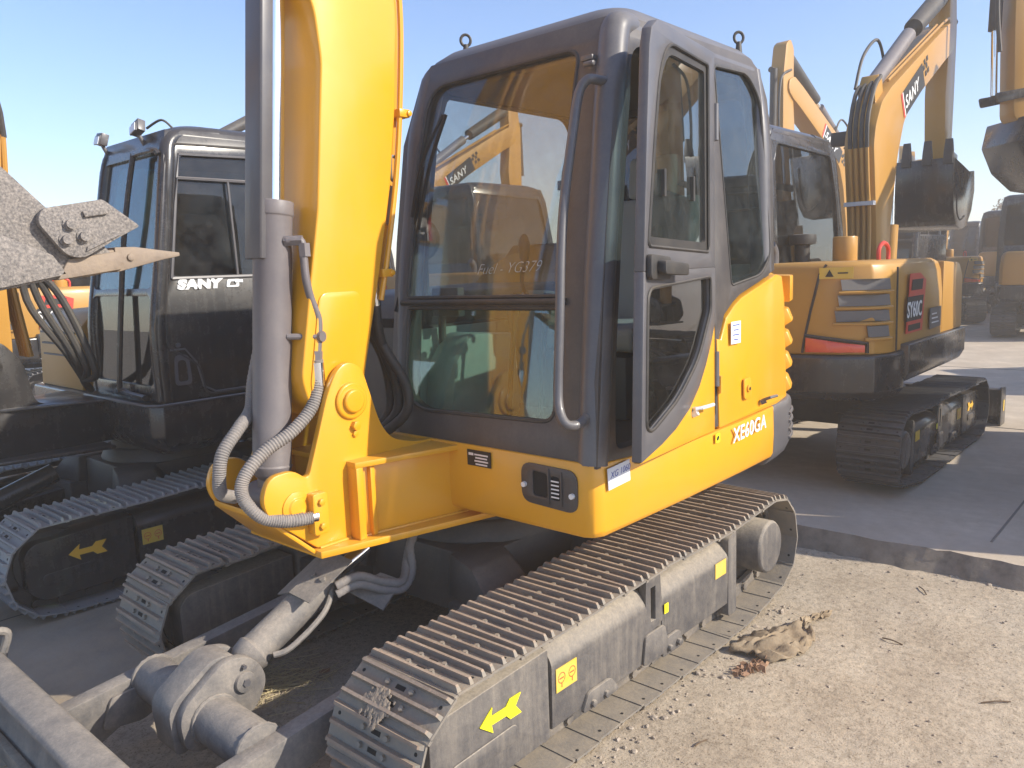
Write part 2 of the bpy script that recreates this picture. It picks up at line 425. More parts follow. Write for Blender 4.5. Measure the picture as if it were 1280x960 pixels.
def center_frame(root, m):
    global OFF; old = OFF; OFF = Vector((0, 0, 0))
    b = MB()
    b.prism(rpoly([(-.42, -.36), (.42, -.36), (.42, .36), (-.42, .36)], .1), 'z', .30, .56)
    for sx in (-1, 1):
        for sy in (-1, 1):
            b.prism([(sx * .12, sy * .30), (sx * .52, sy * .30), (sx * .60, sy * .62), (sx * .22, sy * .62)], 'z', .22, .40)
            b.add([(sx * .16, sy * .26, .40), (sx * .48, sy * .26, .40), (sx * .55, sy * .60, .40), (sx * .26, sy * .60, .40),
                   (sx * .18, sy * .26, .57), (sx * .46, sy * .26, .57), (sx * .50, sy * .42, .55), (sx * .28, sy * .42, .55)],
                  [(0, 1, 5, 4), (1, 2, 6, 5), (2, 3, 7, 6), (3, 0, 4, 7), (4, 5, 6, 7), (3, 2, 1, 0)])
    b.cyl((0, 0, .56), (0, 0, .64), .40, .36, 32)
    o = b.obj('center_frame', m, root, bev=.012)
    s = MB(); s.cyl((0, 0, .64), (0, 0, .75), .33, None, 36)
    s.obj('slewing_ring', DRK, root)
    OFF = old

def tail_curve(inset=0.0, halfy=.975, x0=-.95, r=1.60):
    """plan outline of the rear in local coordinates, from left side to right side"""
    return None

# ================================================================== THE YELLOW EXCAVATOR
CX = 0.71                      # its swing centre in the world; its parts are written in world metres and shifted by OFF
main = empty('excavator', (CX, 0, 0))
tag(main, 'big yellow excavator in the foreground with grey cab, open door and XE60GA lettering', 'excavator')
for sd in (1, -1):
    make_track(main, sd, [SHOE, RIM, HOLE])
center_frame(main, DRK)
OFF = Vector((CX, 0, 0))

def track_frames(root, m, sticker=True, full=True, arrowm=None):
    for sd in (1, -1):
        b = MB()
        def sec(y0, y1, zb, zt):       # cross-section of the box beam
            return rpoly([(sd * y0, zb), (sd * y1, zb), (sd * (y1 + .004), zt - .055), (sd * (y1 - .035), zt), (sd * y0, zt + .03)], [0, .01, .02, .02, 0], 3)
        b.prism(sec(.60, .885, .12, .415), 'x', .72, 1.312)
        b.prism(sec(.60, .880, .12, .405), 'x', .02, .60)
        b.prism(sec(.60, .80, .13, .30), 'x', .58, .74)
        b.prism([(.735, .12), (.60, .12), (.60, .26), (.735, .30)], 'y', sd * .80, sd * .878)
        fr = b.obj('track_frame', m, root, bev=.004)
        cv = MB()
        cv.prism(rpoly([(1.335, .105), (1.80, .10), (1.868, .16), (1.872, .35), (1.83, .40), (1.335, .425)], [.01, .03, .03, .03, .04, .01]), 'y', sd * .61, sd * .893)
        cv.prism(rpoly([(1.50, .185), (1.80, .175), (1.80, .235), (1.50, .245)], .03), 'y', sd * .893, sd * .899)
        cv.obj('front_cover', m, fr, bev=.014, seg=3)
        ev = MB(); ev.prism(rpoly([(-.05, .06), (.03, .06), (.03, .43), (-.05, .46)], .02), 'y', sd * .62, sd * .885)
        ev.obj('end_plate', m, fr, bev=.006)
        rk = MB()
        rk.prism(rpoly([(.56, .12), (.76, .12), (.74, .24), (.60, .24)], .02), 'y', sd * .886, sd * .897)
        rk.prism(rpoly([(.60, .26), (.735, .22), (.72, .50), (.62, .47)], .02), 'y', sd * .855, sd * .888,
                 holes=[[(.655, .28), (.69, .28), (.69, .42), (.655, .42)]])
        rk.obj('roller_bracket', m, fr, bev=.003)
        md = MB()
        md.lathe((-.325, sd * .60, .30), (0, sd, 0), [(0, .05), (0, .15), (.12, .15), (.12, .128), (.318, .128), (.33, .118), (.33, .02)], 32)
        md.obj('drive_motor', m, root, bev=.003)
        g = MB()
        g.prism(rpoly([(.93, .11), (1.16, .11), (1.12, .175), (.98, .175)], .02), 'y', sd * .886, sd * .90)
        g.prism(rpoly([(.45, .10), (.62, .10), (.58, .175), (.48, .175)], .02), 'y', sd * .882, sd * .896)
        for x in (1.02, 1.10, .50, .57): g.cyl((x, sd * .89, .13), (x, sd * .912, .13), .014, None, 6)
        g.obj('roller_guard', m, fr, bev=.003)
        if sticker:
            rt = (-sd, 0, 0)
            y = sd * .894
            sh = ARROW if sd > 0 else [(-a, b_) for a, b_ in ARROW][::-1]
            decal('travel_arrow', arrowm or ARW, fr, (1.575, y, .305), rt, (0, 0, 1), .19, .085, .004, sh)
            k = decal('warning_sticker', STY, fr, (1.235, sd * .8885, .29), rt, (0, 0, 1), .115, .085, .003)
            for dx in (-.028, .03):
                mm = MB(); cc = Vector((1.235 - sd * dx, sd * .8915, .293))
                for a in range(12):
                    a0 = a * math.pi / 6
                    mm.box(cc + Vector((.018 * math.cos(a0), 0, .018 * math.sin(a0))), (.008, .001, .003), Matrix.Rotation(-a0 - math.pi / 2, 3, 'Y'))
                mm.bx(cc.x - .012, cc.x + .012, cc.y - .0005, cc.y + .0005, cc.z - .003, cc.z + .001)
                mm.bx(cc.x - .002, cc.x + .002, cc.y - .0005, cc.y + .0005, cc.z - .034, cc.z - .018)
                mm.obj('pictogram', RED, k)
            decal('warning_sticker', STY, fr, (.105, sd * .8835, .315), rt, (0, 0, 1), .10, .07, .003)
            decal('small_sticker', ARW, fr, (.58, sd * .8895, .30), rt, (0, 0, 1), .03, .04, .003)
track_frames(main, FRM)

# ---- dozer blade with its A frame and cylinder
bl = MB()
prof = [(2.425, .285), (2.445, .312), (2.49, .318), (2.545, .30), (2.555, .28), (2.515, .245), (2.485, .19), (2.475, .12), (2.50, .04), (2.53, .0), (2.50, .0), (2.45, .05), (2.425, .12), (2.43, .20), (2.44, .25)]
bl.prism(prof, 'y', -.97, .97)
for sd in (-1, 1):
    bl.prism(rpoly([(2.41, .0), (2.57, .0), (2.57, .31), (2.45, .34), (2.40, .29)], .03), 'y', sd * .975, sd * .955)
blade = bl.obj('dozer_blade', BLD, main, bev=.012, seg=3)
ed = MB(); ed.bx(2.505, 2.535, -.97, .97, -.0, .06); ed.obj('cutting_edge', STL, blade, bev=.003)
lp = MB(); lp.tube([(2.43, -.90, .30), (2.41, -.90, .37), (2.47, -.90, .385), (2.49, -.90, .31)], .016, 8); lp.obj('lifting_eye', BLD, blade)
af = MB()
for sd in (-1, 1):
    def arm(u, v, w_): return (u, sd * (.40 + w_), v)
    af.map2(rpoly([(1.25, .36), (2.44, .235), (2.44, .07), (2.30, .07), (2.22, .11), (1.25, .25)], .015), arm, -.035, .035)
    af.map2(rpoly([(1.98, .245), (2.26, .225), (2.30, .12), (2.16, .10), (2.0, .16)], .02), arm, -.052, -.036)
af.cyl((2.10, -.37, .235), (2.10, .37, .235), .078, None, 32)
a_frame = af.obj('blade_arms', BLD, main, bev=.005)
def ringweld(parent, m, c, r, n=40):
    b = MB(); b.tube([(c[0] + r * math.cos(2 * math.pi * k / n), c[1], c[2] + r * math.sin(2 * math.pi * k / n)) for k in range(n + 1)], .006, 6, sub=1, ridge=.35); b.obj('weld_bead', m, parent)
for yy in (-.362, -.09, .09, .362): ringweld(a_frame, BLD, (2.10, yy, .235), .079)
gn = MB(); gn.cyl((1.985, .084, .375), (1.985, .10, .375), .008, None, 6); gn.cyl((1.985, .088, .32), (1.985, .106, .32), .014, None, 6); gn.obj('pin_bolt', GRY, a_frame)
cl = MB()
for sd in (-1, 1):
    cl.prism(rpoly([(2.20, .15), (2.22, .30), (2.05, .42), (1.95, .40), (1.89, .30), (1.95, .20), (2.08, .14)], .06), 'y', sd * .045, sd * .085)
cl.prism(rpoly([(2.22, .14), (2.235, .31), (2.07, .425), (1.97, .405), (2.06, .34), (2.16, .15)], .045), 'y', -.085, .046)
cl.cyl((1.985, -.10, .32), (1.985, .10, .32), .036, None, 20)
cl.obj('cylinder_clevis', BLD, a_frame, bev=.006)
bc = MB()
A = Vector((1.985, 0, .32)); B = Vector((1.585, 0, .52)); C_ = Vector((1.38, 0, .60)); dd = (B - A).normalized()
bc.lathe(A, dd, [(-.045, .03), (-.02, .050), (.04, .050), (.06, .062), (.10, .069), (.11, .062), ((B - A).length - .03, .062), ((B - A).length, .068), ((B - A).length + .025, .068), ((B - A).length + .03, .045)], 28)
bcyl = bc.obj('blade_cylinder', BLD, main, bev=.002)
rd = MB(); rd.cyl(B, C_, .030, None, 20); rd.obj('rod', CHR, bcyl)
pp = MB(); pp.tube([A + dd * .13 + Vector((0, .085, -.01)), A + dd * .2 + Vector((0, .105, -.03)), A + dd * .36 + Vector((0, .10, -.03)), B + Vector((0, .06, .0))], .011, 8); pp.obj('oil_pipe', BLD, bcyl)
gp = MB(); nn = Vector((-dd.z, 0, dd.x)); nn = nn if nn.z > 0 else -nn
def gf(u, v, w_): return B + dd * u + Vector((0, v, 0)) + nn * (w_ + .074 - (.42 * abs(v) if v < 0 else .10 * v))
gp.map2([(-.13, .0), (-.13, .12), (.09, .12), (.09, .0)], gf, 0, .006); gp.map2([(-.13, .0), (.09, .0), (.09, -.12), (-.13, -.12)], gf, 0, .006)
gp.map2([(.10, .05), (.24, .09), (.27, .16), (.13, .18)], lambda u, v, w_: B + dd * (u - .06) + Vector((0, v, 0)) + nn * (w_ - .07 - .7 * (v - .05)), 0, .006)
for v_ in (.03, .085): gp.cyl(gf(-.03, v_, .004), gf(-.03, v_, .016), .012, None, 6)
gp.obj('guard_plate', BLD, bcyl)
for k, dz in enumerate((0, .032)):
    h = MB(); h.tube([(1.60, .10, .505 + dz), (1.52, .13, .525 + dz), (1.42, .15, .475 + dz), (1.33, .155, .45 + dz), (1.265, .14 - .03 * k, .50 + dz), (1.25, .12, .60), (1.16, .08, .66)], .0165, 10, sub=9, ridge=.08)
    h.obj('hydraulic_hose', HOSE, main)

# ---- boom support bracket
br = MB()
side = rpoly([(1.72, .735), (1.90, .885), (1.925, .95), (1.895, 1.03), (1.80, 1.035), (1.745, .99), (1.688, 1.147), (1.645, 1.27), (1.60, 1.35), (1.55, 1.378), (1.49, 1.35), (1.455, 1.24), (1.42, 1.13), (1.37, 1.065), (1.25, 1.03), (1.05, 1.03), (1.05, .735)],
             [.02, .03, .04, .04, .03, .03, .03, .04, .04, .04, .04, .04, .05, .06, .05, 0, 0], 4)
for sd in (-1, 1):
    br.prism(side, 'y', sd * .165, sd * .195)
bracket = br.obj('boom_bracket', YEL, main, bev=.006)
bx_ = MB()
plan = lambda e: [(1.60, -.20 - e), (1.60, .20 + e), (1.05, .33 + e), (.95, .36 + e), (.95, -.36 - e), (1.05, -.33 - e)]
bx_.prism([(1.565, -.215), (1.565, .215), (.95, .345), (.95, -.345)], 'z', .74, 1.0)
bx_.prism([(1.585, -.245), (1.585, .245), (.95, .40), (.95, -.40)], 'z', 1.0, 1.022)
bx_.prism([(1.90, -.15), (1.74, -.24), (1.56, -.27), (.95, -.42), (.95, .42), (1.56, .27), (1.74, .24), (1.90, .15)][::-1] if False else [(1.74, -.23), (.95, -.42), (.95, .42), (1.74, .23)], 'z', .712, .738)
bx_.map2([(1.74, -.20), (1.74, .20), (1.905, .17), (1.905, -.17)], lambda u, v, w_: (u, v, .72 + (u - 1.74) * .95 + w_), 0, .02)
bx_.obj('bracket_box', YEL, bracket, bev=.004)
for sd in (-1, 1):
    rb = MB()
    rb.prism([(1.585, .739), (1.555, .739), (1.555, 1.001), (1.585, 1.001)], 'y', sd * .19, sd * .25)
    rb.prism([(1.52, .739), (1.50, .739), (1.50, .999), (1.52, .999)], 'y', sd * .20, sd * .245)
    rb.obj('stiffener_rib', YEL, bracket, bev=.003)
for sd in (-1, 1):
    bs = MB()
    bs.lathe((1.548, sd * .19, 1.236), (0, sd, 0), [(0, .066), (.014, .066), (.018, .060), (.018, .042), (.030, .042), (.034, .036), (.034, .004)], 28)
    bs.cyl((1.54, sd * .19, 1.145), (1.54, sd * .215, 1.145), .017, None, 6)
    bs.cyl((1.54, sd * .19, 1.115), (1.54, sd * .205, 1.115), .012, None, 6)
    bs.obj('pin_boss', YEL, bracket, bev=.001); bs = MB()
    bs.lathe((1.80, sd * .19, .905), (0, sd, 0), [(0, .055), (.01, .055), (.012, .035), (.018, .030), (.018, .004)], 24)
    bs.obj('pin_boss', YEL, bracket, bev=.001)
def weld(parent, m, paths, r=.0045):
    b = MB()
    for p in paths:
        P = [Vector(v) for v in p]; out = []
        for a, c in zip(P, P[1:]):
            n_ = max(2, int((c - a).length / .009)); out += [a.lerp(c, k / n_) for k in range(n_)]
        out.append(P[-1]); b.tube(out, r, 6, sub=1, ridge=.35)
    return b.obj('weld_bead', m, parent)
weld(bracket, YEL, [[(1.72, .198, .741), (1.60, .198, .741), (1.59, .198, .742)]])
weld(bracket, YEL, [[(1.55, .222, .741), (.96, .345, .741)]])
weld(bracket, YEL, [[(1.553, .200, .745), (1.553, .200, .995)]])
hb = MB(); hb.prism(rpoly([(1.70, .80), (1.76, .80), (1.76, .945), (1.70, .945)], .012), 'y', .195, .235)
for z in (.83, .915): hb.cyl((1.73, .235, z), (1.73, .247, z), .013, None, 6)
hb.obj('hose_clamp', YEL, bracket, bev=.003)

# ---- boom
Wb = .15
bo = MB()
bpoly = [(1.50, 1.165), (1.60, 1.165), (1.69, 1.24), (1.712, 1.33), (1.66, 1.60), (1.60, 1.90), (1.545, 2.40), (1.56, 2.56), (1.66, 2.80), (1.86, 3.02), (2.10, 3.22), (3.18, 3.92), (3.24, 4.02), (3.20, 4.12), (3.10, 4.15),
         (1.90, 3.62), (1.52, 3.38), (1.30, 3.10), (1.215, 2.80), (1.20, 2.62), (1.225, 2.30), (1.27, 2.0), (1.34, 1.70), (1.44, 1.32), (1.455, 1.22)]
bo.prism(rpoly(bpoly, .03, 3), 'y', -Wb, Wb)
boom = bo.obj('boom', YEL, main, bev=.008, seg=3)
for sd in (-1, 1):
    bf = MB()
    bf.lathe((1.548, sd * .148, 1.236), (0, sd, 0), [(0, .075), (.016, .075), (.016, .03)], 24)
    bf.map2(rpoly([(1.52, 1.20), (1.60, 1.20), (1.685, 1.28), (1.62, 1.62), (1.44, 1.62), (1.47, 1.30)], .04), lambda u, v, w_: (u, w_, v), sd * .148, sd * .156)
    bf.obj('foot_plate', YEL, boom, bev=.004)
    bf = MB(); bf.prism(rpoly([(1.55, 2.62), (1.75, 2.66), (1.83, 2.80), (1.80, 2.95), (1.66, 2.95)], .05), 'y', sd * .05, sd * .075); bf.obj('cylinder_lug', YEL, boom, bev=.006)
bp = MB()
bk = [(1.205, 2.95), (1.175, 2.66), (1.195, 2.35), (1.235, 2.05), (1.30, 1.75), (1.345, 1.58)]
for k, y in enumerate((.13, .085)):
    bp.tube([(x - .012 - .012 * k, y, z) for x, z in bk], .011, 8)
bp.obj('oil_pipe', YEL, boom)
for x, z in ((1.20, 2.27), (1.325, 1.68)):
    bcl = MB(); bcl.box((x - .02, .105, z), (.05, .085, .03)); bcl.cyl((x - .04, .14, z), (x - .04, .155, z), .012, None, 6)
    bcl.obj('pipe_clamp', YEL, boom, bev=.003)
lm = MB(); lm.cyl((1.232, .12, 2.0), (1.262, .12, 1.86), .014, None, 10); lm.tube([(1.205, .12, 2.10), (1.235, .12, 2.11), (1.24, .12, 2.03), (1.215, .12, 2.02)], .006, 6); lm.obj('rod_latch', GRY, boom)

# ---- boom cylinder: thick tube below, chrome rod and grey guard above
P0 = Vector((1.792, 0.03, .905)); P1 = Vector((1.697, 0.03, 1.935)); P2 = Vector((1.615, 0.03, 2.83))
dv = (P1 - P0).normalized()
cy = MB(); Lc = (P1 - P0).length
cy.lathe(P0, dv, [(.07, .04), (.09, .062), (.12, .070), (.125, .066), (Lc - .05, .066), (Lc - .045, .070), (Lc, .070), (Lc + .004, .05)], 36)
cy.cyl(P0 + Vector((0, -.10, 0)), P0 + Vector((0, .10, 0)), .055, None, 24)
cy.box(P0 + dv * .06, (.07, .08, .12), Matrix.Rotation(math.atan2(dv.x, dv.z), 3, 'Y'))
cylo = cy.obj('boom_cylinder', CYL, main, bev=.002)
r2 = MB(); r2.cyl(P1, P2, .038, None, 28); r2.obj('rod', CHR, cylo)
# guard plate in front of the rod
gd = MB()
g0 = Vector((1.787, 0.02, 1.745)); gdv = Vector((-.093, 0, 1)).normalized(); yq = Vector((0, 1, 0)); xq = yq.cross(gdv).normalized()
def gm(u, v, w_): return g0 + yq * u + xq * v + gdv * w_
gd.map2([(-.052, -.045), (-.052, -.006), (-.046, .0), (.046, .0), (.052, -.006), (.052, -.045), (.047, -.045), (.047, -.006), (-.047, -.006), (-.047, -.045)], gm, 0, 1.35)
gd.obj('rod_guard', GRY, cylo, bev=.002)
pi = MB()
pi.tube([(1.70, .10, 1.80), (1.665, .13, 1.80), (1.66, .135, 1.75), (1.66, .14, 1.67), (1.645, .14, 1.60), (1.625, .145, 1.53), (1.632, .145, 1.45), (1.638, .145, 1.41)], .014, 10)
pi.cyl((1.655, .135, 1.79), (1.655, .136, 1.745), .021, None, 6); pi.cyl((1.64, .145, 1.42), (1.644, .145, 1.375), .020, None, 6); pi.cyl((1.66, .135, 1.80), (1.70, .09, 1.80), .019, None, 6)
pi.tube([(1.72, .09, 1.475), (1.64, .15, 1.47)], .011, 8); pi.cyl((1.635, .13, 1.47), (1.625, .165, 1.47), .019, None, 10)
pi.obj('oil_pipe', CYL, cylo)
def wraphose(name, pts, r, parent, m):
    h = MB(); h.tube(pts, r, 12, sub=22, ridge=.11); return h.obj(name, m, parent)
wraphose('hydraulic_hose', [(1.643, .145, 1.39), (1.645, .145, 1.32), (1.68, .15, 1.23), (1.76, .14, 1.155), (1.86, .12, 1.10), (1.94, .12, 1.03), (1.955, .13, .965), (1.92, .17, .90), (1.85, .20, .872), (1.76, .222, .865)], .021, main, HOSE)
wraphose('hydraulic_hose', [(1.70, -.09, 1.50), (1.75, -.10, 1.32), (1.80, -.05, 1.22), (1.88, .0, 1.17), (1.955, .02, 1.10), (1.975, .02, 1.02), (1.96, .0, .96), (1.90, -.02, .93)], .021, main, HOSE)
cf = MB(); cf.cyl((1.643, .145, 1.38), (1.643, .146, 1.30), .024, None, 14); cf.cyl((1.79, .212, .868), (1.74, .222, .865), .022, None, 12)
cf.obj('hose_fitting', CHR, cylo)
# dark hoses between boom and cab
for k, (dy, r_) in enumerate(((0, .020), (.055, .020), (-.05, .018))):
    h = MB(); h.tube([(1.335 + .01 * k, .10 - .02 * k, 1.60), (1.32, .085 - .03 * k, 1.48), (1.27, .06 + dy * .4, 1.36), (1.22, .06 + dy, 1.24), (1.22, .05 + dy, 1.13), (1.27, -.02 + dy * .5, 1.04)], r_, 10, sub=8, ridge=.05)
    h.obj('rubber_hose', RUB, main)
fi = MB(); fi.cyl((1.345, .105, 1.655), (1.332, .10, 1.56), .019, None, 10); fi.obj('hose_fitting', CHR, boom)

# ---- arm, arm cylinder, bucket (arm mostly out of the picture)
ar = MB(); ar.prism(rpoly([(2.80, 1.98), (2.90, 1.98), (3.02, 2.3), (3.26, 4.0), (3.24, 4.30), (3.14, 4.42), (3.02, 4.30), (2.98, 3.9), (2.76, 2.25), (2.74, 2.04)], .05), 'y', -.10, .10)
armo = ar.obj('arm', YEL, main, bev=.006)
ac = MB(); ac.cyl((1.75, 0, 3.66), (2.55, 0, 4.10), .062, None, 20); ac.obj('arm_cylinder', CYL, main); ac2 = MB(); ac2.cyl((2.5, 0, 4.07), (3.12, 0, 4.36), .03, None, 16); ac2.obj('cylinder_rod', CHR, main)
a3 = MB(); a3.cyl((3.22, 0, 3.75), (3.12, 0, 2.95), .05, None, 18); a3.obj('bucket_cylinder', CYL, main); a4 = MB(); a4.cyl((3.12, 0, 3.0), (3.02, 0, 2.42), .026, None, 14); a4.obj('cylinder_rod', CHR, main)
bu = MB(); BW = .285
bprof = [(2.33, 1.722), (2.47, 1.700), (2.62, 1.672), (2.80, 1.665), (2.95, 1.71), (3.06, 1.82), (3.09, 1.96), (3.04, 2.10), (2.93, 2.19)]
bin_ = [(2.92, 2.165), (3.01, 2.08), (3.06, 1.96), (3.03, 1.835), (2.94, 1.738), (2.80, 1.693), (2.62, 1.700), (2.47, 1.728), (2.33, 1.738)]
bu.prism(bprof + bin_, 'y', -BW, BW)
sp_ = [(2.335, 1.735), (2.38, 1.79), (2.477, 1.849), (2.588, 1.967), (2.70, 2.06), (2.82, 2.15), (2.93, 2.19), (3.04, 2.10), (3.09, 1.96), (3.06, 1.82), (2.95, 1.71), (2.80, 1.665), (2.62, 1.678), (2.47, 1.706)]
for sd in (-1, 1): bu.prism(rpoly(sp_, .02, 3), 'y', sd * (BW - .018), sd * (BW + .002))
bucket = bu.obj('bucket', BKT, main, bev=.004)
for sd in (-1, 1):
    e2 = MB(); e2.prism([(2.47, 1.706), (2.62, 1.678), (2.80, 1.665), (2.95, 1.71), (2.90, 1.78), (2.62, 1.81), (2.50, 1.755)], 'y', sd * (BW + .0021), sd * (BW + .012))
    e2.obj('wear_plate', BKT, bucket, bev=.003)
for sd in (-1, 1):
    sc_ = MB()
    poly = rpoly([(2.535, 1.835), (2.52, 1.868), (2.375, 1.895), (2.285, 1.828), (2.345, 1.797), (2.435, 1.745), (2.475, 1.752)], [.02, .015, .008, .01, .01, .02, .02], 4)
    sc_.prism(poly, 'y', sd * (BW + .0125), sd * (BW + .034))
    sc_.prism([(2.43, 1.862), (2.36, 1.872), (2.37, 1.857), (2.425, 1.848)], 'y', sd * (BW + .034), sd * (BW + .044))
    sc_.prism([(2.43, 1.762), (2.34, 1.805), (2.335, 1.812), (2.425, 1.775)], 'y', sd * (BW + .034), sd * (BW + .041))
    so_ = sc_.obj('side_cutter', BKT, bucket, bev=.004)
    bb = MB()
    for x, z in ((2.462, 1.830), (2.432, 1.800), (2.474, 1.792)):
        bb.lathe((x, sd * (BW + .034), z), (0, sd, 0), [(0, .017), (.004, .017), (.005, .012), (.017, .012), (.017, .001)], 12)
    bb.obj('bolt', BKT, so_)
lpp = MB(); lpp.prism([(2.495, 1.692), (2.335, 1.715), (2.325, 1.755), (2.345, 1.762), (2.465, 1.745)], 'y', -BW - .012, BW + .012); lpp.obj('lip_plate', TTH, bucket, bev=.004)
for k in range(5):
    y = -BW + .035 + k * (2 * BW - .07) / 4; hw = .034
    tt = MB()
    def ring_(x, zc, h, hy): return [(x, y - hy, zc - h), (x, y + hy, zc - h), (x, y + hy, zc + h), (x, y - hy, zc + h)]
    tt.rings([ring_(2.49, 1.722, .024, hw), ring_(2.42, 1.728, .030, hw), ring_(2.335, 1.742, .028, hw)])
    ad = tt.obj('tooth_adapter', TTH, bucket, bev=.006)
    t2 = MB(); t2.rings([ring_(2.345, 1.741, .033, hw + .004), ring_(2.29, 1.748, .027, hw), ring_(2.22, 1.752, .014, hw - .004), ring_(2.163, 1.754, .005, hw - .007)])
    t2.cyl((2.305, y - hw - .008, 1.747), (2.305, y + hw + .008, 1.747), .010, None, 12)
    t2.obj('tooth', TTH, ad, bev=.003)
for sd in (-1, 1):
    ea = MB(); ea.prism(rpoly([(2.66, 2.02), (2.74, 2.12), (2.82, 2.20), (2.95, 2.20), (3.06, 2.05), (2.9, 1.95)], .03), 'y', sd * .105, sd * .13); ea.obj('bucket_ear', BKT, bucket, bev=.003)

# ---- lower platform
pf = MB()
def plan_front(e=0.0): return [(1.18 + e, -.97), (1.18 + e, .90), (1.165 + e, .955), (1.10, .99 + e * .6), (.2, .992 + e), (-.235, .978 + e)]
tailL = [(-.245, .972), (-.45, .955), (-.60, .905), (-.715, .82), (-.82, .66), (-.895, .42), (-.925, .0)]
tail = tailL + [(x, -y) for x, y in reversed(tailL[:-1])]
skirt_front = [(1.18, .94), (1.165, .972), (1.13, .99), (.6, .995), (.1, .988), (-.240, .976)]
def skirt_loop(z, e):
    lf = [(x + (e if x > 1 else 0), y + (e if y > 0 else -e)) for x, y in skirt_front]
    return [(x, y, z) for x, y in lf] + [(x, -y, z) for x, y in reversed(lf)]
def topz(x): return 1.035 if x > .95 else 1.0
lo = [[(x, y, .768) for x, y, _ in skirt_loop(0, -.014)], [(x, y, .79) for x, y, _ in skirt_loop(0, -.004)], [(x, y, .88) for x, y, _ in skirt_loop(0, 0)],
      [(x, y, interp([(-.24, 1.015), (.3, .997), (.95, .998), (.96, 1.03), (1.2, 1.035)], x) - .004) for x, y, _ in skirt_loop(0, -.004)]]
pf.rings(lo)
platform = pf.obj('platform', YEL, main, bev=.006)
# vent recess and plate on the front face
vt = MB(); vt.map2(rpoly([(.672, .862), (.918, .852), (.918, 1.0), (.672, 1.005)], .045, 6), lambda u, v, w_: (1.179 + w_, u, v), 0.0, .008, holes=[rpoly([(.725, .89), (.79, .888), (.79, .975), (.725, .98)], .01, 2), rpoly([(.805, .886), (.845, .885), (.845, .97), (.805, .972)], .01, 2)])
vt.bx(1.183, 1.192, .795, .801, .87, .995); vt.bx(1.183, 1.192, .85, .856, .87, .99)
vo = vt.obj('vent_panel', GRF, main, bev=.002)
vi = MB(); vi.bx(1.1795, 1.1815, .72, .86, .885, .98); vi.obj('vent_opening', HOLE, vo)
vb = MB(); vb.cyl((1.186, .688, .925), (1.198, .688, .925), .010, None, 8); vb.cyl((1.186, .90, .915), (1.198, .90, .915), .010, None, 8); vb.obj('bolt', SLV, vo)
vw = MB()
for i in range(5): vw.bx(1.187, 1.1885, .808, .842, .895 + i * .014, .900 + i * .014)
vw.obj('vent_marking', SLV, vo)
np_ = decal('name_plate', INK, main, (1.1815, .462, .985), (0, 1, 0), (0, 0, 1), .12, .06, .003)
nl = MB()
for i in range(4): decal('', None, None, (1.1845, .475, .999 - i * .012), (0, 1, 0), (0, 0, 1), .07 - .01 * (i % 2), .006, .001, mb=nl)
decal('', None, None, (1.1845, .423, .999), (0, 1, 0), (0, 0, 1), .025, .010, .001, mb=nl)
nl.obj('plate_text', SLV, np_)

# counterweight
cw = MB(); lo = []
for z, e in ((.72, -.05), (.76, -.015), (.80, 0), (.98, 0), (1.01, -.008)):
    lo.append([(x - e * (1 if x < -.3 else 0) * (-1 if e > 0 else 1), y * (1 + e), z) for x, y in tail])
cw.rings(lo); cwt = cw.obj('counterweight', GRY, main, bev=.012, seg=3)
cr = MB()
for z in (.82, .86, .90, .94):
    cr.tube([(x - .001, y * 1.002, z) for x, y in tailL[1:5]], .008, 6)
cr.obj('counterweight_groove', GRY, cwt)

# engine hood
hd = MB(); lo = []
for z, e in ((1.012, .02), (1.30, .022), (1.50, .028), (1.60, .05), (1.66, .12), (1.74, .26), (1.80, .42)):
    lo.append([(x + (e if x < -.3 else e * .2), y - math.copysign(min(abs(y), e * 1.3), y) if y else 0, z) for x, y in tail])
hd.rings(lo); hood = hd.obj('engine_hood', YEL, main, bev=.006)
lv = MB()
for i in range(4):
    z = 1.035 + i * .108
    outer = [(-.47, .95), (-.60, .90), (-.70, .825), (-.77, .74)]
    def off(e): return [(x - e * .6, y + e * .8) for x, y in outer]
    l0 = [(x, y, z) for x, y in off(-.03)] + [(x, y, z) for x, y in reversed(off(-.09))]
    l1 = [(x, y, z + .025) for x, y in off(.010)] + [(x, y, z + .025) for x, y in reversed(off(-.09))]
    l2 = [(x, y, z + .085) for x, y in off(-.015)] + [(x, y, z + .085) for x, y in reversed(off(-.09))]
    lv.rings([l0, l1, l2])
lv.prism([(x, y) for x, y in [(-.45, .955), (-.60, .905), (-.70, .825), (-.77, .74), (-.70, .68), (-.45, .85)]], 'z', 1.475, 1.60)
lv.obj('rear_louvre', YEL, hood, bev=.008, seg=2)

# side engine door panel (left side, behind cab door)
def yc(z): return interp([(1.0, .982), (1.63, .962), (2.23, .932), (2.5, .885)], z)
def xf(z): return interp([(1.0, 1.172), (1.63, 1.08), (2.23, .960), (2.5, .850)], z)
sp2 = MB()
curve = [(.285, 1.377), (.237, 1.462), (.16, 1.508), (.095, 1.536), (-.0, 1.560), (-.095, 1.583), (-.242, 1.615)]
sideP = [(.315, 1.004), (.315, 1.37)] + [(x - .005, z - .014) for x, z in curve[:-1]] + [(-.27, 1.61), (-.36, 1.60), (-.40, 1.5), (-.405, 1.03), (-.24, 1.022)]
sp2.map2(sideP, lambda u, v, w_: (u, yc(v) + w_ - (.0 if u > -.25 else (-.25 - u) * .16), v), -.05, .006)
sidep = sp2.obj('side_panel', YEL, main, bev=.006)
lk = MB(); lk.map2(rpoly([(.03, 1.09), (.10, 1.09), (.10, 1.18), (.03, 1.18)], .02), lambda u, v, w_: (u, yc(v) + w_, v), .006, .014); lk.cyl((.065, .985, 1.135), (.065, 1.0, 1.135), .016, None, 14)
